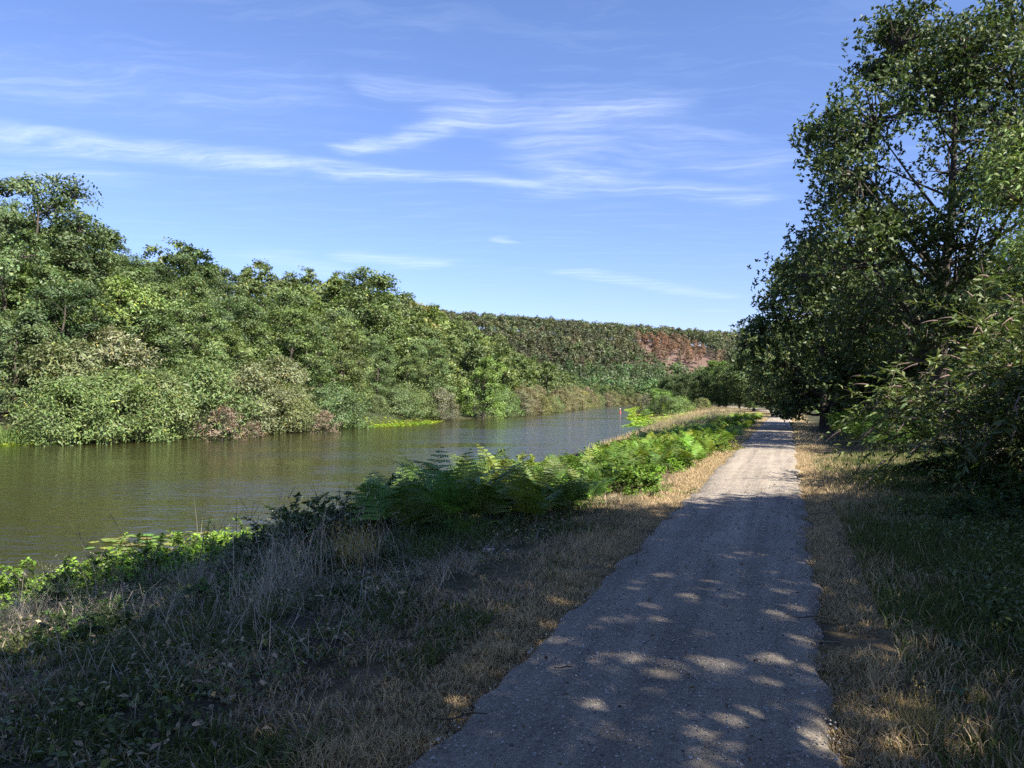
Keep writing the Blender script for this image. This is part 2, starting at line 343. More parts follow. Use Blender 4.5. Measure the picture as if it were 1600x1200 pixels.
# ------------------------------------------------------------------ tree prototypes
def ball(rng, n): return nrm(rng.normal(0, 1, (n, 3))) * rng.random((n, 1)) ** .42
def tree_proto(seed, H, cb, R, nl, ncl, nlv, ls, lw=.55, col0=(.085, .125, .035), prof='oak', clump=.55, flat=.62, trunk_r=.022, bark=None, leafmat=None, lobe=(.26, .40), kcol=.25, lean=0., twigs=True, rosette=False, droop=0., up=.6):
    rng = np.random.default_rng(seed)
    tt = np.linspace(0, 1, 9); wob = np.cumsum(rng.normal(0, .012 * H, (9, 2)), 0) * tt[:, None]
    TP = np.stack([wob[:, 0] + lean * H * tt ** 1.4, wob[:, 1], tt * H * .86], 1)
    TR = H * trunk_r * (1 - .88 * tt ** .9); TR[0] *= 1.45
    limbs, lobes = [], []
    for i in range(nl):
        t = (i + rng.uniform(.1, .9)) / nl
        if prof == 'oak': e = math.sin(math.pi * (.20 + .68 * t ** .9)) ** .75
        elif prof == 'cone': e = (1 - t) ** .8 * .95 + .12
        elif prof == 'dome': e = math.sqrt(max(1 - (t * .97) ** 2, 0)) * .97 + .03
        else: e = math.sin(math.pi * (.25 + .7 * t)) ** .5
        lr = R * rng.uniform(*lobe) * (.65 + .5 * e)
        rad = max(R * e * math.sqrt(rng.uniform(.25, 1)) - lr * .45, 0); th = i * 2.39996 + rng.uniform(-.5, .5)
        z = cb + (H - cb) * t * .95
        k = min(z / (H * .86), 1) * 8; k0 = int(min(k, 7)); ax = TP[k0] + (TP[k0 + 1] - TP[k0]) * (k - k0)
        c = np.array([ax[0] + rad * math.cos(th), ax[1] + rad * math.sin(th), z]); lobes.append((c, lr))
        z0 = max(z - rad * rng.uniform(.5, .95) - .3, min(cb * .75, H * .3)); kk = min(z0 / (H * .86), .99) * 8; q = int(min(kk, 7)); p0 = TP[q] + (TP[q + 1] - TP[q]) * (kk - q)
        s = np.linspace(0, 1, 6)[:, None]; mid = (p0 + c) / 2 + np.array([0, 0, -.08 * rad]) + rng.normal(0, .05 * R, 3)
        P = p0 * (1 - s) ** 2 + 2 * mid * s * (1 - s) + c * s ** 2
        r0 = np.interp(z0, TP[:, 2], TR) * rng.uniform(.4, .6); limbs.append((P, r0 * (1 - .82 * s[:, 0])))
    twig = []; CC, DD, RR, BB = [], [], [], []
    for c, lr in lobes:
        n = max(int(ncl * rng.uniform(.75, 1.25)), 3); d = nrm(rng.normal(0, 1, (n, 3)))
        out = nrm(np.array([c[0], c[1], (c[2] - (cb + .35 * (H - cb))) * .8])); d = nrm(d + out * .55 + np.array([0, 0, .25]))
        p = c + d * lr * rng.uniform(.45, 1.05, (n, 1)) * np.array([1, 1, .85])
        if twigs:
            for q in p: twig.append((np.array([c, (c + q) / 2 + rng.normal(0, .06 * lr, 3), q]), np.array([.028, .017, .006]) * H * .11))
        CC.append(p); DD.append(d); RR.append(lr * clump * rng.uniform(.7, 1.25, n)); BB.append(np.full(n, rng.uniform(.85, 1.15)) * rng.uniform(.8, 1.2, n))
    CC, DD, RR, BB = (np.concatenate(a) for a in (CC, DD, RR, BB)); n = len(CC)
    idx = np.repeat(np.arange(n), nlv)
    if rosette:                                        # leaves radiate in stars from the twig ends
        nr = max(nlv // 5, 1); ri = np.repeat(np.arange(n), nr); rc = CC[ri] + ball(rng, len(ri)) * (RR[ri] * 1.15)[:, None] * np.array([1, 1, flat])
        rd = nrm(DD[ri] * .8 + rng.normal(0, .6, (len(ri), 3)) + np.array([0, 0, up])); li = np.repeat(np.arange(len(ri)), 5); idx = ri[li]
        axis = nrm(rng.normal(0, 1, (len(li), 3)) + rd[li] * .35); nv = nrm(rd[li] + rng.normal(0, .35, axis.shape)); P = rc[li]
    else:
        P = CC[idx] + ball(rng, len(idx)) * (RR[idx] * 1.05)[:, None] * np.array([1, 1, flat])
        nv = nrm(DD[idx] * 1.0 + rng.normal(0, .5, (len(idx), 3)) + np.array([0, 0, up * .7])); axis = nrm(np.cross(nv, rng.normal(0, 1, nv.shape)) + np.array([0, 0, -droop]) + DD[idx] * .25)
    Ls = ls * rng.uniform(.65, 1.3, len(P)); v, f = leaves(P, axis, nv, Ls, Ls * lw)
    c = 1.48 * np.asarray(col0)[None] * BB[idx][:, None] * rng.uniform(1 - kcol, 1 + kcol, (len(P), 1)); c = c * (1 + rng.normal(0, .07, (len(P), 3)))
    yel = rng.random(len(P)) < .03; c[yel] *= np.array([1.9, 1.5, .9])
    crown = make_mesh('crown', v, f, leafmat or LEAF, np.repeat(np.clip(c, .004, .6), 4, 0))
    tv, tf = tubes([(TP, TR)], 9); trunk = make_mesh('trunk', tv, tf, bark or BARK, None, True)
    lv, lf = tubes(limbs + twig, 5) ; limb = make_mesh('limbs', lv, lf, bark or BARK, None, True)
    return dict(crown=crown, trunk=trunk, limb=limb, limbs=limbs, twig=twig, H=H, R=R)
def place_tree(p, name, loc, rot, s, label, cat='tree', group=None, color=(1, 1, 1), squash=1.0):
    e = obj(name, None, None, loc, None, rot); e.scale = (s, s, s * squash); e.empty_display_size = .2
    tag(e, label, cat, group)
    t = obj('trunk', p['trunk'], e)
    if p.get('limb'): obj('branches', p['limb'], t)
    obj('crown', p['crown'], e, color=color)
    return e
rg = np.random.default_rng(7); rnd = random.Random(11)
NEAR = [tree_proto(100 + k, H, cb, R, nl, ncl, 50, .25, col0=c, prof=pf, clump=.5, lobe=(.24, .37)) for k, (H, cb, R, nl, ncl, c, pf) in enumerate([
    (12.0, 1.6, 4.6, 22, 14, (.078, .110, .038), 'oak'), (13.5, 2.0, 4.4, 24, 14, (.069, .102, .035), 'oak'),
    (11.0, 1.2, 5.0, 24, 13, (.085, .112, .043), 'dome'), (14.0, 1.8, 4.2, 24, 14, (.073, .102, .040), 'oak'), (10.5, 1.0, 4.4, 20, 14, (.095, .128, .040), 'dome')])]
FARP = [tree_proto(140 + k, H, cb, R, nl, ncl, 26, .52, col0=c, prof=pf, twigs=False) for k, (H, cb, R, nl, ncl, c, pf) in enumerate([
    (12.0, 1.4, 4.6, 18, 9, (.082, .108, .035), 'oak'), (13.0, 1.6, 4.3, 18, 9, (.076, .102, .035), 'oak'), (11.0, 1.0, 4.8, 18, 9, (.090, .114, .040), 'dome')])]
WILLOW = [tree_proto(160 + k, H, .25, R, nl, 13, 52, .26, lw=.30, col0=c, prof='dome', clump=.6, flat=.8, trunk_r=.02, twigs=True, lobe=(.30, .44), droop=.2, up=.35) for k, (H, R, nl, c) in enumerate([
    (5.0, 3.1, 17, (.120, .135, .068)), (4.2, 3.4, 17, (.108, .128, .056)), (5.6, 2.8, 17, (.128, .135, .080))])]
DRY = tree_proto(170, 2.6, .1, 1.7, 12, 9, 20, .20, lw=.35, col0=(.135, .112, .078), prof='dome', trunk_r=.02, clump=.7)
PINE = [tree_proto(180 + k, 14, 6.5, 3.0, 15, 6, 18, .62, lw=.5, col0=(.068, .082, .034), prof='flat', twigs=False, trunk_r=.016, bark=PALEBARK, flat=.45) for k in range(3)]

# ------------------------------------------------------------------ the wooded left slope
seg = np.hypot(*np.diff(LB, axis=0).T); cum = np.concatenate([[0], np.cumsum(seg)])
def bank_pt(s, d):
    x = np.interp(s, cum, LB[:, 0]); y = np.interp(s, cum, LB[:, 1]); x2 = np.interp(s + 4, cum, LB[:, 0]); y2 = np.interp(s + 4, cum, LB[:, 1])
    x1 = np.interp(s - 4, cum, LB[:, 0]); y1 = np.interp(s - 4, cum, LB[:, 1]); l = math.hypot(x2 - x1, y2 - y1)
    return x - (y2 - y1) / l * d, y + (x2 - x1) / l * d
def s_of(y): return float(np.interp(y, LB[:, 1], cum))
def tint(rs):
    r = rs.random()
    b = rs.uniform(.78, 1.22)
    if r < .14: c = (1.15, 1.15, .95)
    elif r < .24: c = (.80, .92, .90)
    elif r < .27: c = (1.22, 1.10, .9)
    else: c = (1, 1, 1)
    return tuple(b * x for x in c)
def in_view(x, y, margin=.06):
    return y > 3 and abs(x / y) < .667 + margin
ROWS = [(7.5, 6.0, 'lowest'), (13.5, 6.2, 'second'), (20, 6.6, 'third'), (27, 7.0, 'fourth'), (35, 7.4, 'fifth'), (44, 8, 'sixth'), (54, 8.6, 'seventh'), (65, 9.5, 'topmost')]
for ri, (d, sp, rname) in enumerate(ROWS):
    k = 0; s = s_of(20) + rnd.uniform(0, 3)
    while s < s_of(349):
        x, y = bank_pt(s, d + rnd.uniform(-2, 2))
        step = sp * rnd.uniform(.85, 1.25) * (1.0 if y < 130 else 1.3 if y < 230 else 1.5)
        s += step
        if not in_view(x, y): continue
        k += 1
        near = y < 125
        p = rnd.choice(NEAR) if near else rnd.choice(FARP)
        sc = rnd.uniform(.88, 1.22) * (1.0 if ri else .82)
        if y > 230: sc *= 1 - .4 * min((y - 230) / 110, 1)
        place_tree(p, 'hillside_tree', (x, y, gz(x, y) - .2), rnd.uniform(0, 6.28), sc,
                   f'{ordw(k)} tree from the left in the {rname} row of the wooded far bank', 'tree', 'trees of the wooded slope across the river', tint(rnd), rnd.uniform(.78, 1.0))
def hero(px, py_top, D, p, name, label, cat, color=(1, 1, 1), group=None, sink=.2, wide=1.0, base=None):
    """a single tree whose top shows at a photo pixel"""
    x, y, zt = at(px, py_top, D); zb = gz(x, y) - sink if base is None else base
    s = (zt - zb) / p['H']; e = place_tree(p, name, (x, y, zb), rnd.uniform(0, 6.28), s * wide, label, cat, group, color, 1 / wide)
    return e
hero(48, 268, 74, NEAR[3], 'tall_tree', 'very tall grey green tree at the left edge, highest crown across the river', 'tree', (.98, .98, 1.05), wide=1.0)
hero(5, 330, 66, NEAR[1], 'tall_tree', 'grey green tree cut by the left edge below the highest crown', 'tree', (1.05, 1.05, 1.15))
hero(112, 345, 80, NEAR[0], 'tall_tree', 'tree just beside the highest crown at the left, dipping to the ridge', 'tree', (.95, .95, .95))
hero(575, 428, 132, NEAR[0], 'tall_tree', 'broad oak like tree standing above the ridge line of the wooded slope', 'tree', (1.0, 1.0, .9), wide=1.25)
hero(655, 478, 190, FARP[2], 'browning_tree', 'browning tree near where the near ridge meets the far hill', 'tree', (1.3, 1.05, .8))
hero(180, 440, 70, NEAR[4], 'bright_tree', 'bright yellow green tree leaning out below the tall dark crowns', 'tree', (1.22, 1.25, 1.0))
hero(330, 470, 82, NEAR[1], 'dark_tree', 'dark round crowned tree in the middle of the near wooded slope', 'tree', (.72, .78, .8))
hero(470, 520, 95, NEAR[4], 'bright_tree', 'light green leafy tree above the pale willows', 'tree', (1.25, 1.35, 1.1))
hero(755, 560, 125, NEAR[4], 'bright_tree', 'bright green small tree above the river where the bank turns away', 'tree', (1.15, 1.3, .9))
# waterside shrubs: photo x, photo y of the top, depth, prototype, colour, words
shrubs = [(20, 500, 60, 3, (.95, 1.0, 1.0), 'tall grey green willow bush at the left edge of the far waterline'),
    (110, 545, 60, 0, (.98, 1.0, .9), 'pale olive willow with straw coloured top near the left edge'),
    (165, 530, 63, 2, (1.0, 1.0, .9), 'brownish topped willow standing behind the pale olive one'),
    (110, 610, 55, 1, (.95, 1.12, .85), 'low bright green willow bush leaning over the water at the left'),
    (185, 598, 57, 1, (.95, 1.1, .85), 'wide green willow bush overhanging the water'),
    (250, 592, 60, 0, (1.0, 1.1, .85), 'rounded green willow bush left of the dead brown shrub'),
    (300, 585, 64, 1, (.9, 1.05, .85), 'green willow bush just behind the dead brown shrub'),
    (395, 580, 70, 2, (.98, 1.02, .85), 'pale olive willow dome in the middle of the shrub row'),
    (440, 570, 76, 2, (.95, 1.0, .85), 'tall pale willow dome behind the shrub row'),
    (455, 610, 73, 0, (1.0, 1.02, .82), 'olive willow dome right of the middle of the shrub row'),
    (525, 612, 82, 1, (.75, .95, .85), 'dark green bush at the right end of the near shrub row'),
    (690, 612, 112, 2, (.95, .92, .95), 'grey willow standing alone on the bank right of the yellow green mat'),
    (590, 620, 101, 0, (.9, 1.0, .85), 'green bush just behind the left end of the yellow green mat'), (655, 618, 110, 1, (.95, 1.05, .85), 'low green bush behind the right end of the yellow green mat'),
    (625, 612, 105, 1, (.85, 1.0, .9), 'dark green bush on the bank above the yellow green mat'),
    (780, 610, 138, 1, (.9, 1.15, .85), 'rounded green bush overhanging the river beyond the grey willow'),
    (815, 614, 150, 2, (1.0, .95, .9), 'small pale willow next to the rounded green bush')]
for (px, py, D, k, c, lab) in shrubs:
    x, y, zt = at(px, py, D); xb = float(bank_x(np.array(y), LB, 0)); zb = max(gz(x, y), WATER_Z) - .15
    p = (WILLOW + [NEAR[2]])[k]; s = (zt - zb) / (p['H'] * .97)
    place_tree(p, 'willow_bush', (x, y, zb), rnd.uniform(0, 6.28), s * 1.12, lab, 'shrub', 'bushes along the far waterline', c, .9)
for i, (px, py, D, s, lab) in enumerate([(347, 640, 58, 1.0, 'dead brown shrub among the green willows at the waterline'), (398, 652, 62, .75, 'small dried out shrub right of the dead brown one'), (508, 642, 72, .9, 'pinkish dry shrub at the foot of the olive willow')]):
    x, y, zt = at(px, py, D); zb = max(gz(x, y), WATER_Z) - .1
    place_tree(DRY, 'dry_shrub', (x, y, zb), i * 1.7, max((zt - zb) / 2.5, .5) * s, lab, 'shrub', 'dry shrubs at the far waterline', (1.1, 1, 1))
k = 0; s = s_of(152)
while s < s_of(372):
    x, y = bank_pt(s, rnd.uniform(.5, 2.5)); k += 1; s += rnd.uniform(4.5, 7.5)
    if not in_view(x, y): continue
    c = rnd.choice([(1.1, 1.0, .9), (1.3, 1.12, 1.0), (.95, 1.05, .9), (1.5, 1.35, .7), (1.15, .95, .95)])
    place_tree(WILLOW[rnd.randrange(3)], 'willow_bush', (x, y, gz(x, y) - .2), rnd.uniform(0, 6.28), rnd.uniform(.75, 1.15), f'{ordw(k)} pale waterside bush beyond the rounded green one, counted towards the bend', 'shrub', 'bushes along the far waterline', c, rnd.uniform(.8, 1.15))

# ------------------------------------------------------------------ far hill
def far_wood():
    rng = np.random.default_rng(77); pts = []
    gx, gy = np.meshgrid(np.arange(-190, 330, 6.2), np.arange(384, 690, 6.2)); x = gx.ravel() + rng.uniform(-2.6, 2.6, gx.size); y = gy.ravel() + rng.uniform(-2.6, 2.6, gx.size)
    k = (x / y > -.24) & (x / y < .5); x, y = x[k], y[k]
    burn = np.hypot((x - 114) / 28, (y - 530) / 76) < 1.0
    x, y, burn = x[~burn], y[~burn], burn[~burn]
    z = ground(x, y); pine = y > 470 + 60 * (fbm(x / 60, y / 60, 4) - .5); n = len(x); q = 110
    rad = rng.uniform(1.9, 4.9, n) * np.where(pine, .8, 1.05); hh = rng.uniform(8, 12, n) * np.where(pine, 1.2, 1)
    d = nrm(rng.normal(0, 1, (n, q, 3)) + np.array([0, -.35, .45])); cz = z + hh - rad * .9
    lob = 1 + .35 * np.sin(d[..., 0] * 5 + rng.uniform(0, 6, (n, 1))) * np.sin(d[..., 2] * 6 + rng.uniform(0, 6, (n, 1)))
    P = np.stack([x, y, cz], 1)[:, None] + d * (rad[:, None] * lob * rng.uniform(.7, 1.05, (n, q)))[..., None] * np.array([1, 1, .95])
    low = rng.random((n, q)) < np.where(y > 625, .45, .12)[:, None]; P[..., 2] -= low * rng.uniform(1, 6, (n, q))
    P = P.reshape(-1, 3); d = d.reshape(-1, 3); nv = nrm(d + rng.normal(0, .5, d.shape)); ax = np.cross(nv, rng.normal(0, 1, d.shape))
    Ls = rng.uniform(.7, 1.6, len(P)); v, f = leaves(P, ax, nv, Ls, Ls * .75)
    c = np.where(pine[:, None], np.array([[.078, .090, .038]]), np.array([[.075, .112, .038]])) * (.55 + .9 * fbm(x / 26, y / 40, 12))[:, None] * rng.uniform(.7, 1.35, (n, 1)) * (1 + rng.normal(0, .09, (n, 3)))
    c = np.repeat(c, q, 0) * rng.uniform(.8, 1.2, (n * q, 1))
    o = obj('far_wood', make_mesh('far_wood', v, f, LEAF, np.repeat(np.clip(c, .005, .5), 4, 0)))
    tag(o, 'dense mixed wood covering the far hill beyond the river bend', 'wood', kind='stuff')
far_wood()
# pines along the crest and the scorched stand
k = 0
for i in range(120):
    px = 676 + i * 4.35 + rnd.uniform(-1.5, 1.5); D = rnd.uniform(640, 672); x = (px - CX) / F * D; k += 1
    place_tree(PINE[i % 3], 'pine_tree', (x, D, gz(x, D) - .3), rnd.uniform(0, 6.28), rnd.uniform(.75, 1.05), f'{ordw(k)} pine from the left along the crest of the far hill', 'tree', 'pines along the crest of the far hill', (1, 1, 1))
k = 0
for i in range(78):
    a = rnd.uniform(0, 6.28); r = math.sqrt(rnd.random()); x = 114 + 27 * r * math.cos(a); y = 530 + 75 * r * math.sin(a)
    if y < 495 and rnd.random() < .8: continue
    k += 1
    place_tree(PINE[i % 3], 'scorched_pine', (x, y, gz(x, y) - .3), rnd.uniform(0, 6.28), rnd.uniform(.7, 1.0), 'rust brown scorched pine in the brown stand on the far hill', 'tree', 'scorched pines on the far hill', (2.5 * rnd.uniform(.8, 1.1), 1.3, 2.1))

# ------------------------------------------------------------------ right bank: oaks and the avenue
OAK = tree_proto(300, 15.8, 3.8, 5.7, 46, 20, 100, .165, lw=.52, col0=(.046, .066, .022), prof='oak', clump=.45, leafmat=GLOSS, rosette=True, lobe=(.22, .34), flat=.7, kcol=.3, up=.4)
MIDOAK = [tree_proto(310 + k, 11, 1.6, 4.4, 30, 18, 80, .22, lw=.55, col0=(.060, .083, .030), prof='oak', clump=.55, leafmat=GLOSS, rosette=True, lobe=(.24, .38)) for k in range(2)]
SHADE = tree_proto(320, 14, 5.0, 6.2, 31, 20, 62, .29, lw=.6, col0=(.075, .11, .034), prof='dome', clump=.7, lobe=(.26, .36))
def oak_thing(p, name, loc, rot, s, label, color=(1, 1, 1)):
    e = tag(obj(name, None, None, loc, None, rot, s), label, 'tree'); t = obj('trunk', p['trunk'], e)
    for k, (P, r) in enumerate(p['limbs']):
        v, f = tubes([(P, r)], 6); obj('limb', make_mesh('limb', v, f, BARK, None, True), t)
    v, f = tubes(p['twig'], 4); obj('twigs', make_mesh('twigs', v, f, BARK), e)['kind'] = 'stuff'
    obj('crown', p['crown'], e, color=color)
    return e
D = 29.0; x, y, z = at(1466, 640, D); oak_thing(OAK, 'oak_tree', (x, y, gz(x, y) - .1), 1.1, .99, 'tall dark oak rising above the path on the right, filling the upper corner')
for (px, top, D, k, rot, lab, c) in [(1288, 388, 42, 0, .6, 'rounded oak behind the tall oak, its crown reaching the path', (1, 1, 1)),
        (1350, 400, 47, 1, 2.0, 'dark oak in the shade between the tall oak and the path', (.9, .95, .95)),
        (1228, 505, 70, 1, 4.1, 'oak with pale trunk where the path starts to bend', (1.05, 1.05, .95)),
        (1420, 430, 38, 1, 5.2, 'dense oak directly behind the foot of the tall oak', (.8, .85, .9)),
        (1530, 420, 34, 0, 3.2, 'dark tree behind the big arching bush at the right edge', (.8, .85, .9)),
        (1178, 545, 105, 0, 2.7, 'avenue tree with crown just left of the rounded oak', (.95, 1, .95)),
        (1250, 500, 82, 1, 1.9, 'avenue tree hidden behind the rounded oak', (.95, 1, .95)),
        (1124, 565, 150, 1, 1.0, 'yellow green domed tree rising behind the meadow trees', (1.5, 1.65, 1.0)),
        (1098, 580, 132, 0, .3, 'dark avenue tree below the scorched stand', (.85, .95, .9)),
        (1135, 573, 128, 1, 3.9, 'dark avenue tree in front of the yellow green dome', (.9, .97, .9)),
        (1070, 585, 150, 0, 2.2, 'dark meadow tree with flat layered branches left of the avenue', (.9, .97, .95)),
        (1048, 590, 165, 1, 5.0, 'last dark tree of the meadow row towards the river', (.9, .97, .95)),
        (1155, 562, 122, 0, 4.4, 'avenue tree far down the path behind its bend', (.95, 1, .95)),
        (1200, 540, 118, 1, .9, 'avenue tree between the bend and the rounded oak', (.95, 1, .95))]:
    hero(px, top, D, MIDOAK[k], 'oak_tree', lab, 'tree', c, 'trees along the right bank')
for (px, top, D, p, lab, c, s) in [(1029, 609, 128, NEAR[2], 'small round bright green tree at the river end of the meadow', (1.25, 1.6, .9), 1.5),
        (1044, 624, 112, WILLOW[1], 'dark rounded bush in the dry meadow', (.62, .72, .7), 1.2), (1062, 624, 108, WILLOW[1], 'light green rounded bush in the dry meadow', (1.1, 1.35, 1.0), 1.2),
        (1014, 618, 134, WILLOW[2], 'pale grey willow beside the small round green tree', (1.2, 1.15, 1.3), 1.1), (1098, 623, 118, WILLOW[0], 'olive bush under the meadow trees', (1.05, 1.05, .8), 1.2)]:
    hero(px, top, D, p, 'meadow_bush' if p in WILLOW else 'round_tree', lab, 'shrub' if p in WILLOW else 'tree', c, wide=s)
# trees beside and behind the viewpoint: they throw the dappled shade over the foreground
for i, (x, y, s, rot, lab) in enumerate([(7.1, -.9, 1.0, .4, 'tree beside the path just behind the viewpoint'), (14.6, 3.6, .62, 2.2, 'tree out of view on the right that shades the verge'), (0.4, -5.6, .95, 4.0, 'tree straight behind the viewpoint'), (10.4, 4.7, .68, 5.1, 'smaller tree beside the path at the right of the viewpoint')]):
    e = place_tree(SHADE, 'shade_tree', (x, y, gz(x, y) - .1), rot, s, lab, 'tree', 'trees around the viewpoint')

# ------------------------------------------------------------------ bushes with arching canes
def arching_bush(seed, n, length, spread, leafL, leafW, c0, nleaf=26, subs=3, raceme=True, rise=1.0, mat=None, elmin=.4):
    rng = np.random.default_rng(seed); canes = []; C, A, Nn, Bc = [], [], [], []; RA = []
    for i in range(n):
        az = rng.uniform(0, 2 * np.pi); el = rng.uniform(elmin, 1.45); ln = length * rng.uniform(.6, 1.1)
        p0 = np.array([math.cos(az), math.sin(az), 0]) * rng.uniform(0, spread); s = np.linspace(0, 1, 9)
        h = np.array([math.cos(az), math.sin(az), 0])
        P = p0 + h * (s * ln * math.cos(el))[:, None] + np.array([0, 0, 1.]) * (rise * ln * (math.sin(el) * s - .55 * s ** 2.4 * (.5 + math.cos(el))))[:, None] + np.cumsum(rng.normal(0, .02 * ln, (9, 3)), 0)
        P[:, 2] = np.maximum(P[:, 2], .03); canes.append((P, .016 * (1.1 - s) * ln / 3))
        lines = [(P, .25)]
        for k in range(subs):
            b = rng.integers(3, 8); dr = nrm(P[b] - P[b - 1] + rng.normal(0, .13, 3) * ln * .4); l2 = ln * rng.uniform(.16, .34); t = np.linspace(0, 1, 5)
            Q = P[b] + dr * (t * l2)[:, None] + np.array([0, 0, -1.]) * (.25 * l2 * t ** 2)[:, None]; canes.append((Q, .006 * (1.1 - t))); lines.append((Q, .05))
        for Q, st in lines:
            m = nleaf if Q is P else int(nleaf * .6); t = np.sort(rng.uniform(st, 1, m)); k = t * (len(Q) - 1); i0 = np.minimum(k.astype(int), len(Q) - 2); fr = (k - i0)[:, None]
            pos = Q[i0] * (1 - fr) + Q[i0 + 1] * fr; tan = nrm(Q[i0 + 1] - Q[i0]); sd = nrm(np.cross(tan, [[0, 0, 1.]])) * np.where(np.arange(m) % 2, 1, -1)[:, None]
            C.append(pos); A.append(nrm(sd + tan * .7 + rng.normal(0, .35, (m, 3)) + np.array([0, 0, -.1]))); Nn.append(nrm(rng.normal(0, .45, (m, 3)) + np.array([0, 0, 1.]))); Bc.append(np.full(m, rng.uniform(.8, 1.2)))
            if raceme and rng.random() < .5:
                e = Q[-1]; dr = nrm(Q[-1] - Q[-2] + np.array([0, 0, .02])); t = np.linspace(0, 1, 5); RA.append((e + dr * (t * .2)[:, None] + np.array([0, 0, -.05]) * (t ** 2)[:, None], .011 * (1.15 - t)))
    C, A, Nn, Bc = map(np.concatenate, (C, A, Nn, Bc)); Ls = leafL * rng.uniform(.6, 1.25, len(C)); v, f = leaves(C, A, Nn, Ls, Ls * leafW)
    c = np.asarray(c0)[None] * Bc[:, None] * rng.uniform(.75, 1.25, (len(C), 1)) * (1 + rng.normal(0, .07, (len(C), 3)))
    d = dict(foliage=make_mesh('foliage', v, f, mat or LEAF, np.repeat(np.clip(c, .004, .6), 4, 0)))
    cv, cf = tubes(canes, 4); d['canes'] = make_mesh('canes', cv, cf, STEM)
    if RA: rv, rf = tubes(RA, 5); d['racemes'] = make_mesh('racemes', rv, rf, RACEME)
    return d
RACEME = noisy_mat('dried_raceme', (.16, .10, .07), (.30, .22, .20), scale=30, bump=.6, bscale=90)
def place_bush(d, name, loc, rot, s, label, cat='bush', group=None, color=(1, 1, 1)):
    e = tag(obj(name, None, None, loc, None, rot, s), label, cat, group)
    c = obj('canes', d['canes'], e); obj('foliage', d['foliage'], e, color=color)
    if 'racemes' in d: obj('racemes', d['racemes'], c)['kind'] = 'stuff'
    return e
BUDD = [arching_bush(400 + k, 95, 3.4, .8, .13, .26, (.135, .175, .065), nleaf=34, subs=5, elmin=.78) for k in range(2)]
BRAM = [arching_bush(420 + k, 46, 1.15, .5, .075, .62, (.080, .125, .032), nleaf=34, subs=4, raceme=False, rise=.95) for k in range(3)]
NETT = [arching_bush(440 + k, 40, .75, .45, .07, .5, (.11, .18, .035), nleaf=30, subs=3, raceme=False, rise=1.15) for k in range(2)]
def on(x, y, dz=0): return (x, y, gz(x, y) + dz)
place_bush(BUDD[0], 'arching_bush', on(9.6, 13.4), .3, 1.4, 'big arching bush with narrow leaves and dry flower spikes over the right verge')
place_bush(BUDD[1], 'arching_bush', on(11.0, 12.2), 2.0, 1.5, 'taller arching bush at the right edge behind the verge', color=(.9, .95, .95))
place_bush(BUDD[0], 'arching_bush', on(12.4, 16.0), 4.0, 1.4, 'arching bush half hidden behind the big one at the right', color=(.95, 1, .9))
place_bush(BUDD[1], 'arching_bush', on(9.9, 9.8), 5.1, .9, 'dark arching bush cut by the right edge of view', color=(.85, .9, .9))
ASH = tree_proto(330, 9.5, 1.5, 3.0, 22, 15, 42, .20, lw=.34, col0=(.105, .145, .045), prof='oak', clump=.7, lobe=(.26, .40), droop=.5)
x, y = 16.0, 21.5; place_tree(ASH, 'ash_tree', (x, y, gz(x, y)), 2.2, .95, 'light green feathery tree cut by the right edge in front of the tall oak', 'tree')
for i, (x, y, s, k, lab) in enumerate([(7.6, 11.2, .9, 0, 'bramble at the foot of the big arching bush'), (8.1, 9.8, 1.1, 1, 'dark bramble thicket at the right edge, above the shaded verge'), (7.0, 8.6, .8, 2, 'low bramble in deep shade near the right edge'), (6.3, 10.4, .55, 0, 'small bramble sprawling onto the sunlit verge'), (8.2, 13.4, 1.0, 1, 'bramble under the left side of the arching bush'), (6.6, 7.2, .8, 2, 'bramble in the lower right shade closest to the viewpoint'), (9.4, 16.2, 1.1, 0, 'bramble behind the sunlit strip of verge')]):
    place_bush(BRAM[k], 'bramble', on(x, y), i * 1.3, s, lab, 'bush', 'brambles under the right side bushes', (.8, .85, .8))

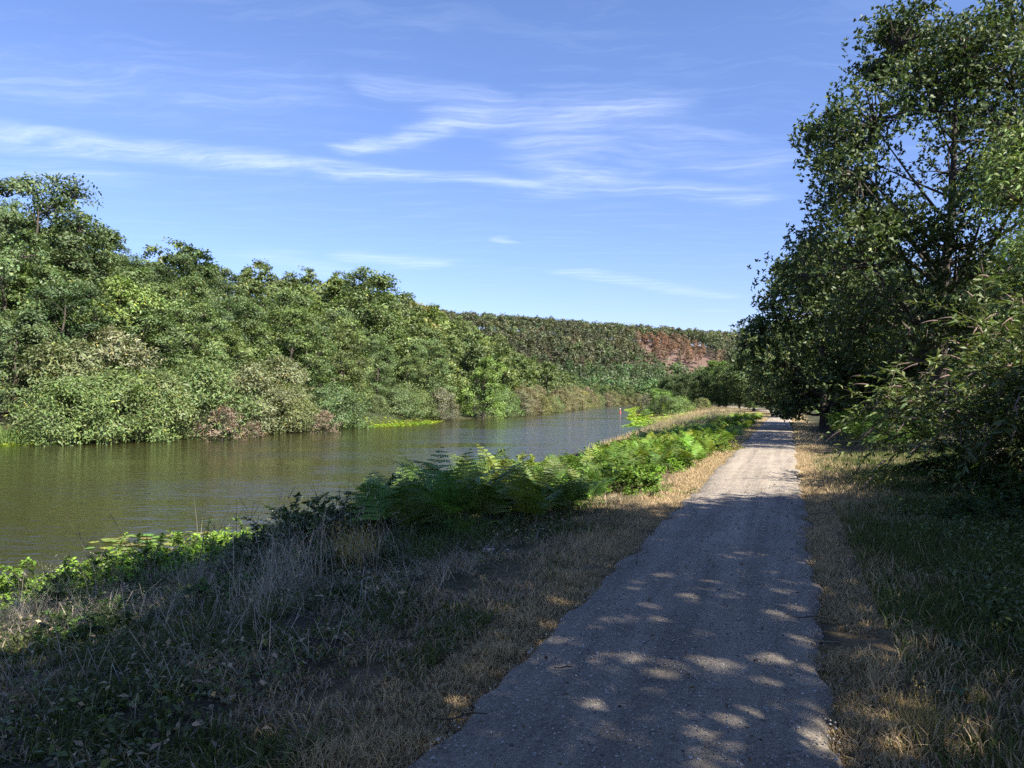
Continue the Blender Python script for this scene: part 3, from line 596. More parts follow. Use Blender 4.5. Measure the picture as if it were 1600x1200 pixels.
# ------------------------------------------------------------------ bracken
def frond_mesh(seed, L, c0, arch=1.0):
    rng = np.random.default_rng(seed); s = np.linspace(0, 1, 24)
    X = L * (.14 * s + .58 * s ** 2 * arch); Z = L * (1.12 * s - .42 * s ** 2.4 * arch); Yb = .05 * L * np.sin(s * 2 + rng.uniform(0, 3))
    P = np.stack([X, Yb, Z], 1); V, Fc, base = [], [], 0; cols = []
    C, A, Nn, Ls, Ws, Cc = [], [], [], [], [], []
    NPN = 11
    for kk in range(NPN):
        t = kk / (NPN - 1); sp = .34 + .64 * t; pl = L * .27 * (1 - t) ** .8 + .02 * L; g = sp * 23; k = min(int(g), 22); p0 = P[k] + (P[k + 1] - P[k]) * (g - k); tan = nrm(P[k + 1] - P[k])
        for sg in (-1, 1):
            sd = nrm(np.cross(tan, [0, 0, 1.])) * sg; dr = nrm(sd + tan * .5 + rng.normal(0, .07, 3)); m = max(int(8 * (1 - t) + 3), 3)
            nv = nrm(np.cross(dr, tan) * -sg + rng.normal(0, .14, 3))
            if nv[2] < 0: nv = -nv
            for q in range(m):
                w = (q + .5) / m; pos = p0 + dr * pl * w + np.array([0, 0, -.25 * pl * w * w]); l = .044 * L * (1 - .7 * w) * (1 - .55 * t) + .004 * L
                for s2 in (-1, 1):
                    ax = nrm(np.cross(nv, dr) * s2 + dr * .5); C.append(pos); A.append(ax); Nn.append(nv); Ls.append(l); Ws.append(pl / m * 1.1 + .004 * L); Cc.append(rng.uniform(.8, 1.2))
    v, f = leaves(np.array(C), np.array(A), np.array(Nn), np.array(Ls), np.array(Ws), .05)
    c = np.repeat(np.asarray(c0)[None] * np.array(Cc)[:, None], 4, 0)
    tv, tf = tubes([(P, .007 * L * (1.15 - s))], 4); tc = np.tile(np.array([[.10, .11, .035]]), (len(tv), 1))
    return np.concatenate([v, tv]), np.concatenate([f, tf + len(v)]), np.concatenate([c, tc])
FR = []
for k in range(5):
    v, f, c = frond_mesh(500 + k, 1.0, (.085, .135, .030), .75 + .13 * k); FR.append(make_mesh('frond', v, f, LEAF, c))
def plant_mesh(seed, n):
    rng = np.random.default_rng(seed); V, Fc, Cc, b = [], [], [], 0
    for i in range(n):
        v, f, c = frond_mesh(seed * 9 + i, rng.uniform(.8, 1.25), (.080, .130, .028), rng.uniform(.6, 1.2)); a = rng.uniform(0, 6.28); R = np.array([[math.cos(a), -math.sin(a), 0], [math.sin(a), math.cos(a), 0], [0, 0, 1]])
        V.append(v @ R.T + np.array([rng.normal(0, .18), rng.normal(0, .18), 0])); Fc.append(f + b); Cc.append(c * rng.uniform(.8, 1.2)); b += len(v)
    return make_mesh('fronds', np.concatenate(V), np.concatenate(Fc), LEAF, np.concatenate(Cc))
PM = [plant_mesh(60 + k, 8) for k in range(4)]
def fern(x, y, s, label, group, color=(1, 1, 1), near=True, n=7):
    e = tag(obj('bracken_fern', None, None, on(x, y, -.03), None, rnd.uniform(0, 6.28), s * 1.15), label, 'fern', group)
    if near:
        a0 = rnd.uniform(0, 6.28)
        for i in range(n):
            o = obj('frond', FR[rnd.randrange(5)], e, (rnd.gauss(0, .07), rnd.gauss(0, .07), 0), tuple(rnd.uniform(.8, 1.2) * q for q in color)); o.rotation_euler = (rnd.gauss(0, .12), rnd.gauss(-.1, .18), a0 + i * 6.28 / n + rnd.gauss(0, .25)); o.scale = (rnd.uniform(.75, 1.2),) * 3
    else: obj('fronds', PM[rnd.randrange(4)], e, (0, 0, 0), color)
    return e
GB = 'bracken along the river side of the path'
# the shaded bank of bracken by the river side of the path
k = 0; spots = []
for i in range(700):
    y = rnd.uniform(9.6, 20); u = -rnd.uniform(2.05 + max(0, 12 - y) * .35, 6.2) - .05 * (20 - y)
    x = float(path_x(y)) + u
    if x / y < -.17: continue
    if all((x - a) ** 2 + (y - b) ** 2 > .33 for a, b in spots): spots.append((x, y))
spots.sort()
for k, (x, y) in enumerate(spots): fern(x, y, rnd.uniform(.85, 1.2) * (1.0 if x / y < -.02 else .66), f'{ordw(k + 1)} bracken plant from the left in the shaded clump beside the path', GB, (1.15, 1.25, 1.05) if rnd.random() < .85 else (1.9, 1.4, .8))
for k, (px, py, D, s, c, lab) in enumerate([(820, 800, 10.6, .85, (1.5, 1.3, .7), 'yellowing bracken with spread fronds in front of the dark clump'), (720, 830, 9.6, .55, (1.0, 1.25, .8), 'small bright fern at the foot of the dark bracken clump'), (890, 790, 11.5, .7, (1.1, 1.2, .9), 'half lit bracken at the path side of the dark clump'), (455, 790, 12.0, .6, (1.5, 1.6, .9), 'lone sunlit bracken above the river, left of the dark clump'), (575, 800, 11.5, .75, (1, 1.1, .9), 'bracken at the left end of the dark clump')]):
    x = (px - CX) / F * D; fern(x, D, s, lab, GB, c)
spots = []
for i in range(900):
    y = 19 + 45 * rnd.random() ** 1.3; u = -rnd.uniform(1.5, 3.6 + min(y - 15, 22) * .12) ; x = float(path_x(y)) + u
    if all((x - a) ** 2 + (y - b) ** 2 > .36 + .012 * (y - 19) for a, b in spots): spots.append((x, y))
spots.sort(key=lambda q: q[1]); spots = spots[:190]
for k, (x, y) in enumerate(spots): fern(x, y, rnd.uniform(.52, .74), f'{ordw(k + 1)} bracken plant of the sunlit hedge, counted away along the path', GB, (1.9, 2.0, 1.1) if rnd.random() < .8 else (2.6, 1.95, .9), y < 23, 8)  # hedge tint above the shaded clump's, putting sunlight into the frond colour
spots = []
for i in range(300):
    y = rnd.uniform(23, 34) if i % 3 else rnd.uniform(38, 60); u = rnd.uniform(2.5 + .02 * y, 5.4); x = float(path_x(y)) + u
    if all((x - a) ** 2 + (y - b) ** 2 > .8 for a, b in spots): spots.append((x, y))
spots.sort(key=lambda q: q[1])
for k, (x, y) in enumerate(spots): fern(x, y, rnd.uniform(.9, 1.3), f'{ordw(k + 1)} bracken plant right of the path, counted away from the viewpoint', 'bracken on the right of the path', (1.5, 1.65, 1.1), False)

# ------------------------------------------------------------------ lush plants at the water's edge
GE = 'leafy plants at the near water edge'
edge = [(60, 905, 13.4), (30, 900, 13.0), (120, 885, 13.2), (160, 900, 12.6), (205, 895, 13.2), (250, 880, 13.6), (285, 890, 13.0), (330, 870, 13.6), (365, 850, 14.2), (100, 915, 12.4), (190, 920, 12.0), (300, 905, 12.2), (410, 840, 14.0), (20, 930, 12.0), (60, 940, 11.8), (130, 935, 12.0), (225, 925, 12.1), (265, 915, 12.3), (345, 895, 12.5), (385, 880, 12.8), (330, 880, 13.2), (155, 905, 12.9)]
for k, (px, py, D) in enumerate(sorted(edge)):
    D -= 1.5 - px * .001; x = (px - CX) / F * D
    place_bush((NETT + BRAM)[k % 5] if k % 2 else NETT[k % 2], 'leafy_bush', (x, D, max(gz(x, D), WATER_Z) - .02), k * 1.1, rnd.uniform(.58, .78) + .0004 * px, f'{ordw(k + 1)} leafy green bush from the left along the near water edge', 'bush', GE, (1.9, 2.0, 1.0))  # tint raised so these bushes look sunlit
k = 0
for i in range(42):
    y = 17 + i * 1.05 + rnd.uniform(-.5, .5); x = float(path_x(y)) - rnd.uniform(5.2, 8.5); k += 1
    place_bush((NETT + BRAM)[i % 5], 'leafy_bush', on(x, y), rnd.uniform(0, 6), rnd.uniform(.8, 1.15) * (1 if y < 24 else .62), f'{ordw(k)} pale leafy bush behind the bracken, counted away along the river', 'bush', 'leafy bushes behind the bracken', (1.5, 1.55, .95) if i % 3 else (2.0, 1.6, .9))

k = 0
for i in range(46):
    y = 12.5 + 16 * rnd.random() ** 1.1; x = float(path_x(y)) - rnd.uniform(1.75, 4.8); k += 1
    place_bush((NETT + BRAM)[i % 5], 'hedge_bush', on(x, y), rnd.uniform(0, 6), rnd.uniform(.55, .85), 'low leafy bush in the bracken hedge', 'bush', 'leafy bushes in the bracken hedge', (1.6, 1.75, 1.0) if i % 4 else (2.2, 1.7, .9))
for k, (px, D, sc, lab) in enumerate([(450, 11.4, .8, 'dark bramble left of the bracken clump, above the water'), (500, 11.0, .95, 'rounded dark bramble between the tall dry grass and the bracken'), (545, 11.3, 1.0, 'tall dark bramble touching the left end of the bracken'), (480, 12.2, .85, 'half lit bramble at the river side of the dark ones'), (600, 10.6, .8, 'bramble in front of the left end of the bracken'), (420, 11.9, .7, 'small bramble beside the lone sunlit fern'), (640, 10.2, .65, 'low bramble at the foot of the tall bracken')]):
    x = (px - CX) / F * D; place_bush(BRAM[k % 3], 'bramble', on(x, D), k * 1.9, sc, lab, 'bush', 'brambles on the river bank', (.95, 1.0, .85))
# ------------------------------------------------------------------ grass and ground cover
def scatter(n, x0, x1, y0, y1, rng): return rng.uniform(x0, x1, n), rng.uniform(y0, y1, n)
def grass_object(name, label, x, y, H, W, C, rng, lean=(.1, .7), lean_dir=None):
    P = np.stack([x, y, ground(x, y) - .01], 1); n = len(x)
    far = y > 7.5
    if far.any():
        m = int(far.sum()); l = rng.uniform(*lean, m)[:, None]; a = rng.uniform(0, 6.28, m); d = rng.uniform(0, 6.28, m); sx = np.stack([np.cos(a), np.sin(a), 0 * a], 1) * (W[far] * .5)[:, None]; h = H[far][:, None]
        tip = P[far] + np.array([[0, 0, 1.]]) * h * np.sqrt(np.maximum(1 - .6 * l * l, .08)) + np.stack([np.cos(d), np.sin(d), 0 * d], 1) * h * l
        v = np.stack([P[far] - sx, P[far] + sx, tip], 1).reshape(-1, 3); fv, ff, fcx = v, np.arange(m * 3).reshape(m, 3), np.repeat(C[far], 3, 0)
        P, H, W, Cn = P[~far], H[~far], W[~far], C[~far]; n = len(P)
        if n:
            v, f = blades(P, H, W, rng.uniform(0, 2 * np.pi, n), rng.uniform(*lean, n), rng); fv, ff, fcx = np.concatenate([fv, v]), np.concatenate([ff, f + len(fv)]), np.concatenate([fcx, np.repeat(Cn, 5, 0)])
        o = obj(name, make_mesh(name, fv, ff, GRASS, np.clip(fcx, .004, .7))); tag(o, label, 'grass', kind='stuff'); return o
    v, f = blades(P, H, W, rng.uniform(0, 2 * np.pi, n) if lean_dir is None else lean_dir, rng.uniform(*lean, n), rng)
    o = obj(name, make_mesh(name, v, f, GRASS, np.repeat(np.clip(C, .004, .7), 5, 0))); tag(o, label, 'grass', kind='stuff'); return o
def build_grass():
    rng = np.random.default_rng(900)
    straw = np.array([.56, .43, .255]); tan = np.array([.45, .325, .195]); green = np.array([.105, .135, .036]); grey = np.array([.42, .345, .245]); dark = np.array([.045, .06, .022])
    def cols(x, y, pg, dry, kk=.3):
        n = len(x); m = (rng.random(n) < pg)[:, None]; c = np.where(m, green, dry) * rng.uniform(1 - kk, 1 + kk, (n, 1)); return c
    # straw verges beside the path
    y = 2.2 + 26 * rng.random(150000) ** 1.55; sd = np.where(rng.random(len(y)) < .55, -1, 1)
    off = np.abs(rng.normal(0, .36, len(y))) ; u = sd * (PW * (.98 - .22 * rng.random(len(y)) ** 2.5) + off * np.where(sd > 0, .55, 1.0)); x = path_x(y) + u
    patch = fbm(x / .45, y / .45, 51); k = patch > .30; x, y, u, patch, off = x[k], y[k], u[k], patch[k], off[k]
    H = rng.uniform(.02, .075, len(x)) * (1 + 1.2 * smooth((patch - .5) / .2)) * (.6 + np.clip(off, 0, .8)); W = rng.uniform(.0035, .007, len(x)) * (1 + y / 13)
    grass_object('straw_verge', 'short dead straw coloured grass edging the path', x, y, H, W, cols(x, y, .06 + .2 * np.clip(off - .5, 0, 1), np.where((rng.random(len(x)) < .6)[:, None], straw, tan)), rng, (.3, 1.0))

    # distant straw verge
    y = 26 + 70 * rng.random(40000) ** 1.3; u = np.where(rng.random(len(y)) < .5, -1, 1) * (PW + np.abs(rng.normal(0, .5, len(y)))); x = path_x(y) + u
    grass_object('far_straw_verge', 'sunlit straw coloured verge further down the path', x, y, rng.uniform(.04, .13, len(x)), rng.uniform(.012, .03, len(x)), cols(x, y, .1, straw), rng, (.2, .9))
    # the shaded mown bank on the river side
    y = 2.2 + 13 * rng.random(210000) ** 1.3; x = path_x(y) - 1.5 - 8.5 * rng.random(len(y)) ** 1.1; k = (x > bank_x(y, RB, 0) + .3) & (np.abs(x) < y * .75 + 1.0); x, y = x[k], y[k]
    g = fbm(x / 1.1, y / 1.1, 61); k = (g > .30) & (fbm(x / .35, y / .35, 62) > .34); x, y, g = x[k], y[k], g[k]
    H = rng.uniform(.03, .12, len(x)) * (.4 + 1.5 * g); W = rng.uniform(.0035, .010, len(x)) * (1 + y / 13)
    grass_object('bank_grass', 'mixed dry and green grass on the shaded river bank', x, y, H, W, cols(x, y, np.clip((g - .32) * 4.0, .15, .9), np.where((rng.random(len(x)) < .5)[:, None], grey, tan)), rng, (.3, 1.5))
    # fallen stalks tangled over the bank
    n = 15000; y = 2.6 + 10.5 * rng.random(n) ** 1.2; x = path_x(y) - 2.3 - 7.5 * rng.random(n); k = (x > bank_x(y, RB, 0) + .3) & (np.abs(x) < y * .75 + 1.0) & (fbm(x / 1.0, y / 1.0, 66) > .40) & (rng.random(n) < np.clip((y - 3) / 5, .12, 1)); x, y = x[k], y[k]; n = len(x)
    grass_object('fallen_stalks', 'bleached fallen stalks tangled over the shaded bank', x, y, rng.uniform(.14, .5, n), rng.uniform(.0035, .007, n), np.where((rng.random(n) < .7)[:, None], [[.46, .40, .31]], [[.16, .12, .09]]) * rng.uniform(.6, 1.2, (n, 1)), rng, (.7, 1.6))
    # grass of the right verge
    y = 2.4 + 20 * rng.random(140000) ** 1.25; x = path_x(y) + 1.45 + 5.2 * rng.random(len(y)); k = np.abs(x) < y * .72 + .6; x, y = x[k], y[k]
    g = fbm(x / .9, y / .9, 71); k = g > .05; x, y, g = x[k], y[k], g[k]; u = x - path_x(y)
    H = rng.uniform(.04, .14, len(x)) * (.6 + 1.3 * g); W = rng.uniform(.004, .010, len(x)) * (1 + y / 11)
    green_share = np.clip(.74 + 1.8 * (g - .45) + .25 * (u - 1.9) - .35 * ((y > 12) & (y < 22)), .05, .95)  # share of green blades, lower in one band along the verge
    grass_object('verge_grass', 'green grass and weeds on the right verge', x, y, H, W, cols(x, y, green_share, straw * .8), rng, (.2, 1.0))
    # ground cover of small leaves on the right verge
    n = 26000; y = 3 + 13 * rng.random(n) ** 1.2; x = path_x(y) + 2.2 + 4.5 * rng.random(n); g = fbm(x / .8, y / .8, 81); k = (g > .42) & (x < y * .72 + .6); x, y = x[k], y[k]; n = len(x)
    P = np.stack([x, y, ground(x, y) + rng.uniform(.02, .16, n)], 1); nv = nrm(rng.normal(0, .5, (n, 3)) + np.array([0, 0, 1.])); ax = np.cross(nv, rng.normal(0, 1, (n, 3))); Ls = rng.uniform(.025, .065, n)
    v, f = leaves(P, ax, nv, Ls, Ls * .6); o = obj('ground_cover', make_mesh('ground_cover', v, f, LEAF, np.repeat(green[None] * rng.uniform(.7, 1.5, (n, 1)), 4, 0))); tag(o, 'small leaved ground cover creeping over the right verge', 'ground cover', kind='stuff')
    n = 30000; y = 2.8 + 10 * rng.random(n) ** 1.2; x = path_x(y) - 2.2 - 7 * rng.random(n); g = fbm(x / .6, y / .6, 83); k = (g > .46) & (np.abs(x) < y * .75 + 1) & (x > bank_x(y, RB, 0) + .2); x, y = x[k], y[k]; n = len(x)
    P = np.stack([x, y, ground(x, y) + rng.uniform(.01, .13, n)], 1); nv = nrm(rng.normal(0, .5, (n, 3)) + np.array([0, 0, 1.])); ax = np.cross(nv, rng.normal(0, 1, (n, 3))); Ls = rng.uniform(.02, .07, n)
    v, f = leaves(P, ax, nv, Ls, Ls * .55); o = obj('bank_ground_cover', make_mesh('bank_ground_cover', v, f, LEAF, np.repeat(np.where((rng.random(n) < .8)[:, None], green, tan) * rng.uniform(.6, 1.4, (n, 1)), 4, 0))); tag(o, 'small leaved weeds matted in the shaded river bank', 'ground cover', kind='stuff')
    # fallen leaves and twigs
    n = 5600; y = 2.5 + 15 * rng.random(n) ** 1.4; x = path_x(y) + rng.normal(0, 2.6, n); keep = (np.abs(x - path_x(y)) > PW) | (rng.random(n) < .16); x, y = x[keep], y[keep]; n = len(x)
    zz = np.where(np.abs(x - path_x(y)) < PW, .058, ground(x, y) + rng.uniform(.02, .07, n)); P = np.stack([x, y, zz], 1); nv = nrm(rng.normal(0, .35, (n, 3)) + np.array([0, 0, 1.])); ax = np.cross(nv, rng.normal(0, 1, (n, 3))); Ls = rng.uniform(.02, .055, n)
    pal = np.array([[.16, .10, .055], [.24, .17, .09], [.07, .05, .035], [.30, .26, .20]]); v, f = leaves(P, ax, nv, Ls, Ls * .5, .2)
    o = obj('leaf_litter', make_mesh('leaf_litter', v, f, GRASS, np.repeat(pal[rng.integers(0, 4, n)], 4, 0))); tag(o, 'fallen dry leaves on path and verges', 'leaves', kind='stuff')
    # grit standing proud of the path
    n = 9000; y = 2.6 + 12 * rng.random(n) ** 1.5; x = path_x(y) + rng.uniform(-1, 1, n) * PW * .97; r = rng.uniform(.003, .010, n) * (1 + .5 * (rng.random(n) < .05))
    P = np.stack([x, y, np.full(n, .044)], 1); oc = np.array([[1, 0, 0], [0, 1, 0], [-1, 0, 0], [0, -1, 0], [0, 0, .8], [0, 0, -.6]], float); a = rng.uniform(0, 6.28, n); ca, sa = np.cos(a), np.sin(a)
    V = np.stack([np.stack([o_[0] * ca - o_[1] * sa, (o_[0] * sa + o_[1] * ca) * .8, np.full(n, o_[2])], 1) for o_ in oc], 1) * (r[:, None, None] * rng.uniform(.7, 1.3, (n, 6, 1))) + P[:, None]
    fc = np.array([[0, 1, 4], [1, 2, 4], [2, 3, 4], [3, 0, 4], [1, 0, 5], [2, 1, 5], [3, 2, 5], [0, 3, 5]]); f = (np.arange(n)[:, None, None] * 6 + fc[None]).reshape(-1, 3)
    o = obj('gravel', make_mesh('gravel', V.reshape(-1, 3), f, GRIT, np.repeat(rng.uniform(.12, .5, (n, 1)) * np.array([[1, .96, .93]]), 6, 0))); tag(o, 'loose grit on the path', 'gravel', kind='stuff')
    # dry meadow beyond the bracken
    n = 36000; y = 45 + 75 * rng.random(n); x = path_x(y) - 4 - 14 * rng.random(n); k = x > bank_x(y, RB, 0) + 1; x, y = x[k], y[k]
    grass_object('meadow_grass', 'dry yellow meadow grass beyond the sunlit bracken', x, y, rng.uniform(.2, .55, len(x)), rng.uniform(.03, .06, len(x)), cols(x, y, .22, straw * .95), rng, (.1, .6))
    return
GRIT = noisy_mat('grit', (.8, .8, .8), (1.1, 1.1, 1.1), scale=30, bump=.2, use_col=True)
build_grass()
# tall bleached grasses
def tuft_mesh(seed, n, H, c, spread=.16, heads=True, W=.004, lean=(.05, .6)):
    rng = np.random.default_rng(seed); P = np.stack([rng.normal(0, spread, n), rng.normal(0, spread, n), np.zeros(n)], 1); h = H * rng.uniform(.45, 1.1, n)
    v, f = blades(P, h, np.full(n, W) * rng.uniform(.8, 1.6, n), rng.uniform(0, 6.28, n), rng.uniform(*lean, n), rng); cc = jitter_cols(c, n, rng, .3, 5)
    if heads:
        m = n // 5; b = v.reshape(-1, 5, 3)[:m]; tip = b[:, 4]; dr = nrm(tip - b[:, 2]); C = np.repeat(tip, 5, 0) - np.repeat(dr, 5, 0) * rng.uniform(0, .13, (m * 5, 1)); ax = nrm(np.repeat(dr, 5, 0) + rng.normal(0, .35, (m * 5, 3))); lv, lf = leaves(C, ax, nrm(rng.normal(0, 1, C.shape)), .035, .012)
        f = np.concatenate([f, np.stack([lf[:, 0], lf[:, 1], lf[:, 2]], 1) + len(v), np.stack([lf[:, 0], lf[:, 2], lf[:, 3]], 1) + len(v)]); v = np.concatenate([v, lv]); cc = np.concatenate([cc, np.tile(np.asarray(c)[None] * 1.1, (len(lv), 1))])
    return make_mesh('stalks', v, f, GRASS, cc)
TUFT = [tuft_mesh(950 + k, 85, .95, (.46, .41, .32), .24, lean=(.15, 1.3)) for k in range(3)] + [tuft_mesh(960, 130, .6, (.40, .30, .10), .13), tuft_mesh(961, 120, .5, (.09, .14, .04), .14, False, .006), tuft_mesh(962, 70, 1.5, (.42, .36, .20), .22, True, .009)]
def tuft(k, name, x, y, s, label, group, z=None): return tag(obj(name, TUFT[k], None, (x, y, gz(x, y) - .02 if z is None else z), (1, 1, 1), rnd.uniform(0, 6.28), s), label, 'grass tuft', group)
spots = []
for i in range(400):
    y = rnd.uniform(6.0, 12.6); x = rnd.uniform(-8, -.8); u = x - float(path_x(y))
    if u > -3.6 or u < -10.5 or abs(x) > y * .72: continue
    if all((x - a) ** 2 + (y - b) ** 2 > .42 for a, b in spots): spots.append((x, y))
spots.sort(key=lambda q: q[0] / q[1])
for k, (x, y) in enumerate(spots): tuft(rnd.randrange(3), 'tall_dry_grass', x, y, rnd.uniform(.35, .7) + .4 * math.exp(-((x / y + .25) / .09) ** 2), f'{ordw(k + 1)} clump of tall bleached grass from the left on the shaded bank', 'tall bleached grass clumps on the bank')
for k, (px, py, D, s) in enumerate([(560, 900, 8.2, 1.0), (545, 890, 8.8, .9), (1435, 1165, 3.9, .45)]):
    x = (px - CX) / F * D; tuft(3, 'golden_grass', x, D, s, ['golden grass tuft catching the sun at the foot of the bank', 'paler golden grass tuft behind the sunlit one', 'small golden tuft lit by a sun fleck at the lower right'][k], 'golden grass tufts')
for k, (px, D) in enumerate([(640, 9.2), (690, 8.9), (745, 9.1), (800, 9.6), (600, 8.6), (660, 8.2)]):
    x = (px - CX) / F * D; tuft(4, 'green_grass', x, D, rnd.uniform(.6, 1.0), f'{ordw(k + 1)} green grass tuft in front of the dark bracken' , 'green grass tufts before the bracken')
k = 0
for i in range(70):
    y = rnd.uniform(38, 64); x = float(path_x(y)) - rnd.uniform(3.6, 7.5); k += 1
    tuft(5, 'reed_clump', x, y, rnd.uniform(.55, .9), 'pale yellow reed clump among the greenery at the river side', 'pale reeds at the river side')

# ------------------------------------------------------------------ water plants
def weed_mat(pts, label, dens=9, size=.3, c0=(.30, .36, .03), hmax=.12, seed=1):
    """floating weed inside a ground outline"""
    rng = np.random.default_rng(seed); P = np.array(pts, float); lo, hi = P.min(0), P.max(0); n = int((hi - lo).prod() * dens); x = rng.uniform(lo[0], hi[0], n); y = rng.uniform(lo[1], hi[1], n)
    ins = np.zeros(n, bool); j = len(P) - 1
    for i in range(len(P)):
        c = ((P[i, 1] > y) != (P[j, 1] > y)) & (x < (P[j, 0] - P[i, 0]) * (y - P[i, 1]) / (P[j, 1] - P[i, 1] + 1e-9) + P[i, 0]); ins ^= c; j = i
    x, y = x[ins], y[ins]; n = len(x); e = pdist(x, y, np.vstack([P, P[:1]])); k = rng.random(n) < np.clip(.25 + e / 1.2, 0, 1); x, y, e = x[k], y[k], e[k]; n = len(x)
    z = np.maximum(WATER_Z, ground(x, y)) + .012 + hmax * rng.random(n) * np.clip(e / 3, 0, 1); nv = nrm(rng.normal(0, .16, (n, 3)) + np.array([0, 0, 1.])); ax = np.cross(nv, rng.normal(0, 1, (n, 3))); Ls = size * rng.uniform(.6, 1.3, n)
    v, f = leaves(np.stack([x, y, z], 1), ax, nv, Ls, Ls * .8, .06); c = np.asarray(c0)[None] * rng.uniform(.65, 1.25, (n, 1)) * np.where((fbm(x / 2, y / 2, 7) > .5)[:, None], [[1, 1, 1]], [[.62, .85, .9]])
    o = obj('water_weed_mat', make_mesh('water_weed_mat', v, f, LEAF, np.repeat(c, 4, 0))); tag(o, label, 'water plants', 'floating weed mats', 'stuff')
def bp(s_, d): return bank_pt(s_, d)
sa, sb = s_of(80), s_of(112)
weed_mat([bp(sa, 1.5), bp(sa + 3, -2.2), bp(sa + 12, -4.6), bp(sa + 22, -3.4), bp(sb, -.4), bp(sb, 2.5), bp(sa + 12, 3.5)], 'bright yellow green weed mat against the wooded far bank', 14, .3)
weed_mat([bp(s_of(30), 2), bp(s_of(30), -2.6), bp(s_of(52), -2.4), bp(s_of(60), -1.0), bp(s_of(66), .5), bp(s_of(52), 2)], 'thin yellow green weed mat at the left edge of the far waterline', 12, .3, seed=2)
weed_mat([(15, 84), (12.6, 88), (16.5, 104), (17.5, 118), (21.5, 142), (27, 175), (31.5, 215), (36, 240), (44, 246), (45, 225), (36, 160), (30, 120), (24, 100), (19, 88)], 'yellow green weed mat fringing the meadow point on the right bank', 6, .55, (.34, .40, .03), .3, 3)
pts = []
for i in range(9): a = i / 9 * 6.283; pts.append((-6.9 + 2.3 * math.cos(a), 17.0 + 1.3 * math.sin(a)))
def pad_mesh():
    n = 12; a = np.linspace(.25, 6.03, n); v = np.vstack([[0, 0, 0], np.stack([np.cos(a), np.sin(a), .04 * np.cos(3 * a)], 1)]) ; f = [(0, i, i + 1) for i in range(1, n)]
    return make_mesh('pad', v, f, LEAF, np.tile([[.20, .24, .045]], (n + 1, 1)))
PADM = pad_mesh(); e = tag(obj('lily_pad_patch', None, None, (-6.9, 17.0, WATER_Z)), 'patch of small floating lily pads beside the near water edge', 'lily pads')
for i in range(110):
    a = rnd.uniform(0, 6.28); r = math.sqrt(rnd.random()); o = obj('pad', PADM, e, (2.6 * r * math.cos(a), 1.5 * r * math.sin(a), .008 + .0015 * i % .02), tuple(rnd.uniform(.7, 1.3) * q for q in (1, 1, 1)), rnd.uniform(0, 6.28), rnd.uniform(.07, .15))
for k, (px, D) in enumerate([(8, 54), (22, 54.5), (36, 55)]):
    x = (px - CX) / F * D; o = tag(obj('iris_clump', tuft_mesh(970 + k, 90, 1.5, (.13, .20, .05), .5, False, .05), None, (x, D, WATER_Z), (1, 1, 1)), ['leftmost', 'middle', 'rightmost'][k] + ' upright green iris clump at the far left waterline', 'water plant', 'iris clumps at the far waterline')
# channel markers
REDP = noisy_mat('red_paint', (.34, .07, .045), (.42, .10, .06), scale=4, rough=.4, bump=.05)
WHITEP = noisy_mat('pale_paint', (.6, .55, .5), (.75, .7, .68), scale=4, rough=.5, bump=.05)
def lathe(prof, n=14):
    a = np.linspace(0, 2 * np.pi, n, endpoint=False); V = np.concatenate([np.stack([r * np.cos(a), r * np.sin(a), np.full(n, z)], 1) for r, z in prof]); m = len(prof)
    f = [(i * n + j, i * n + (j + 1) % n, (i + 1) * n + (j + 1) % n, (i + 1) * n + j) for i in range(m - 1) for j in range(n)]
    return V, f
for k, (px, D, s, lab) in enumerate([(969, 172, .58, 'tallest red channel marker standing in the river'), (997, 140, .36, 'short red channel buoy near the weed mat'), (993, 232, .42, 'faint red channel buoy furthest down the river')]):
    x = (px - CX) / F * D; e = tag(obj('channel_buoy', None, None, (x, D, WATER_Z), None, 0, s), lab, 'buoy', 'red channel markers')
    v, f = lathe([(.02, -.3), (.42, -.3), (.45, .0), (.42, .35), (.30, .45), (.02, .47)]); obj('float', make_mesh('float', v, f, REDP, None, True), e)
    v, f = lathe([(.16, .45), (.16, 1.35), (.02, 1.37)]); obj('mast', make_mesh('mast', v, f, REDP, None, True), e)
    v, f = lathe([(.02, 1.36), (.22, 1.36), (.22, 1.75), (.02, 1.77)]); obj('topmark', make_mesh('topmark', v, f, WHITEP if k == 0 else REDP, None, True), e)
# ------------------------------------------------------------------ small things near the path
def weed(name, x, y, n, L, W, c, label, z=None):
    L = L * .6
    rng = np.random.default_rng(int(abs(x * 97 + y * 31))); e = tag(obj(name, None, None, on(x, y)), label, 'plant')
    for i in range(n):
        a = i * 2.4 + rng.uniform(-.4, .4); l = L * rng.uniform(.6, 1.15); s = np.linspace(0, 1, 6); cx = l * s; cz = l * (.75 * s - .6 * s ** 2.2); w = W * l * np.sin(np.pi * np.clip(s * .92 + .05, 0, 1)) * .5
        v = np.concatenate([np.stack([cx, -w, cz + .25 * w], 1), np.stack([cx, 0 * w, cz], 1), np.stack([cx, w, cz + .25 * w], 1)]); f = [(r * 6 + q, r * 6 + q + 1, r * 6 + q + 7, r * 6 + q + 6) for r in range(2) for q in range(5)]
        o = obj('leaf', make_mesh('leaf', v, f, LEAF, np.tile(np.asarray(c)[None], (18, 1)), True), e, (0, 0, .02), tuple([rng.uniform(.8, 1.2)] * 3), a)
weed('broad_leaf_weed', 3.85, 6.6, 9, .20, .6, (.12, .19, .045), 'sunlit broad leaved weed in the shaded right verge')
weed('broad_leaf_weed', 3.45, 6.5, 7, .16, .6, (.11, .17, .045), 'smaller lit weed left of the broad leaved one')
weed('broad_leaf_weed', 2.55, 4.4, 7, .15, .55, (.07, .11, .035), 'dark low weed beside the golden tuft at lower right')
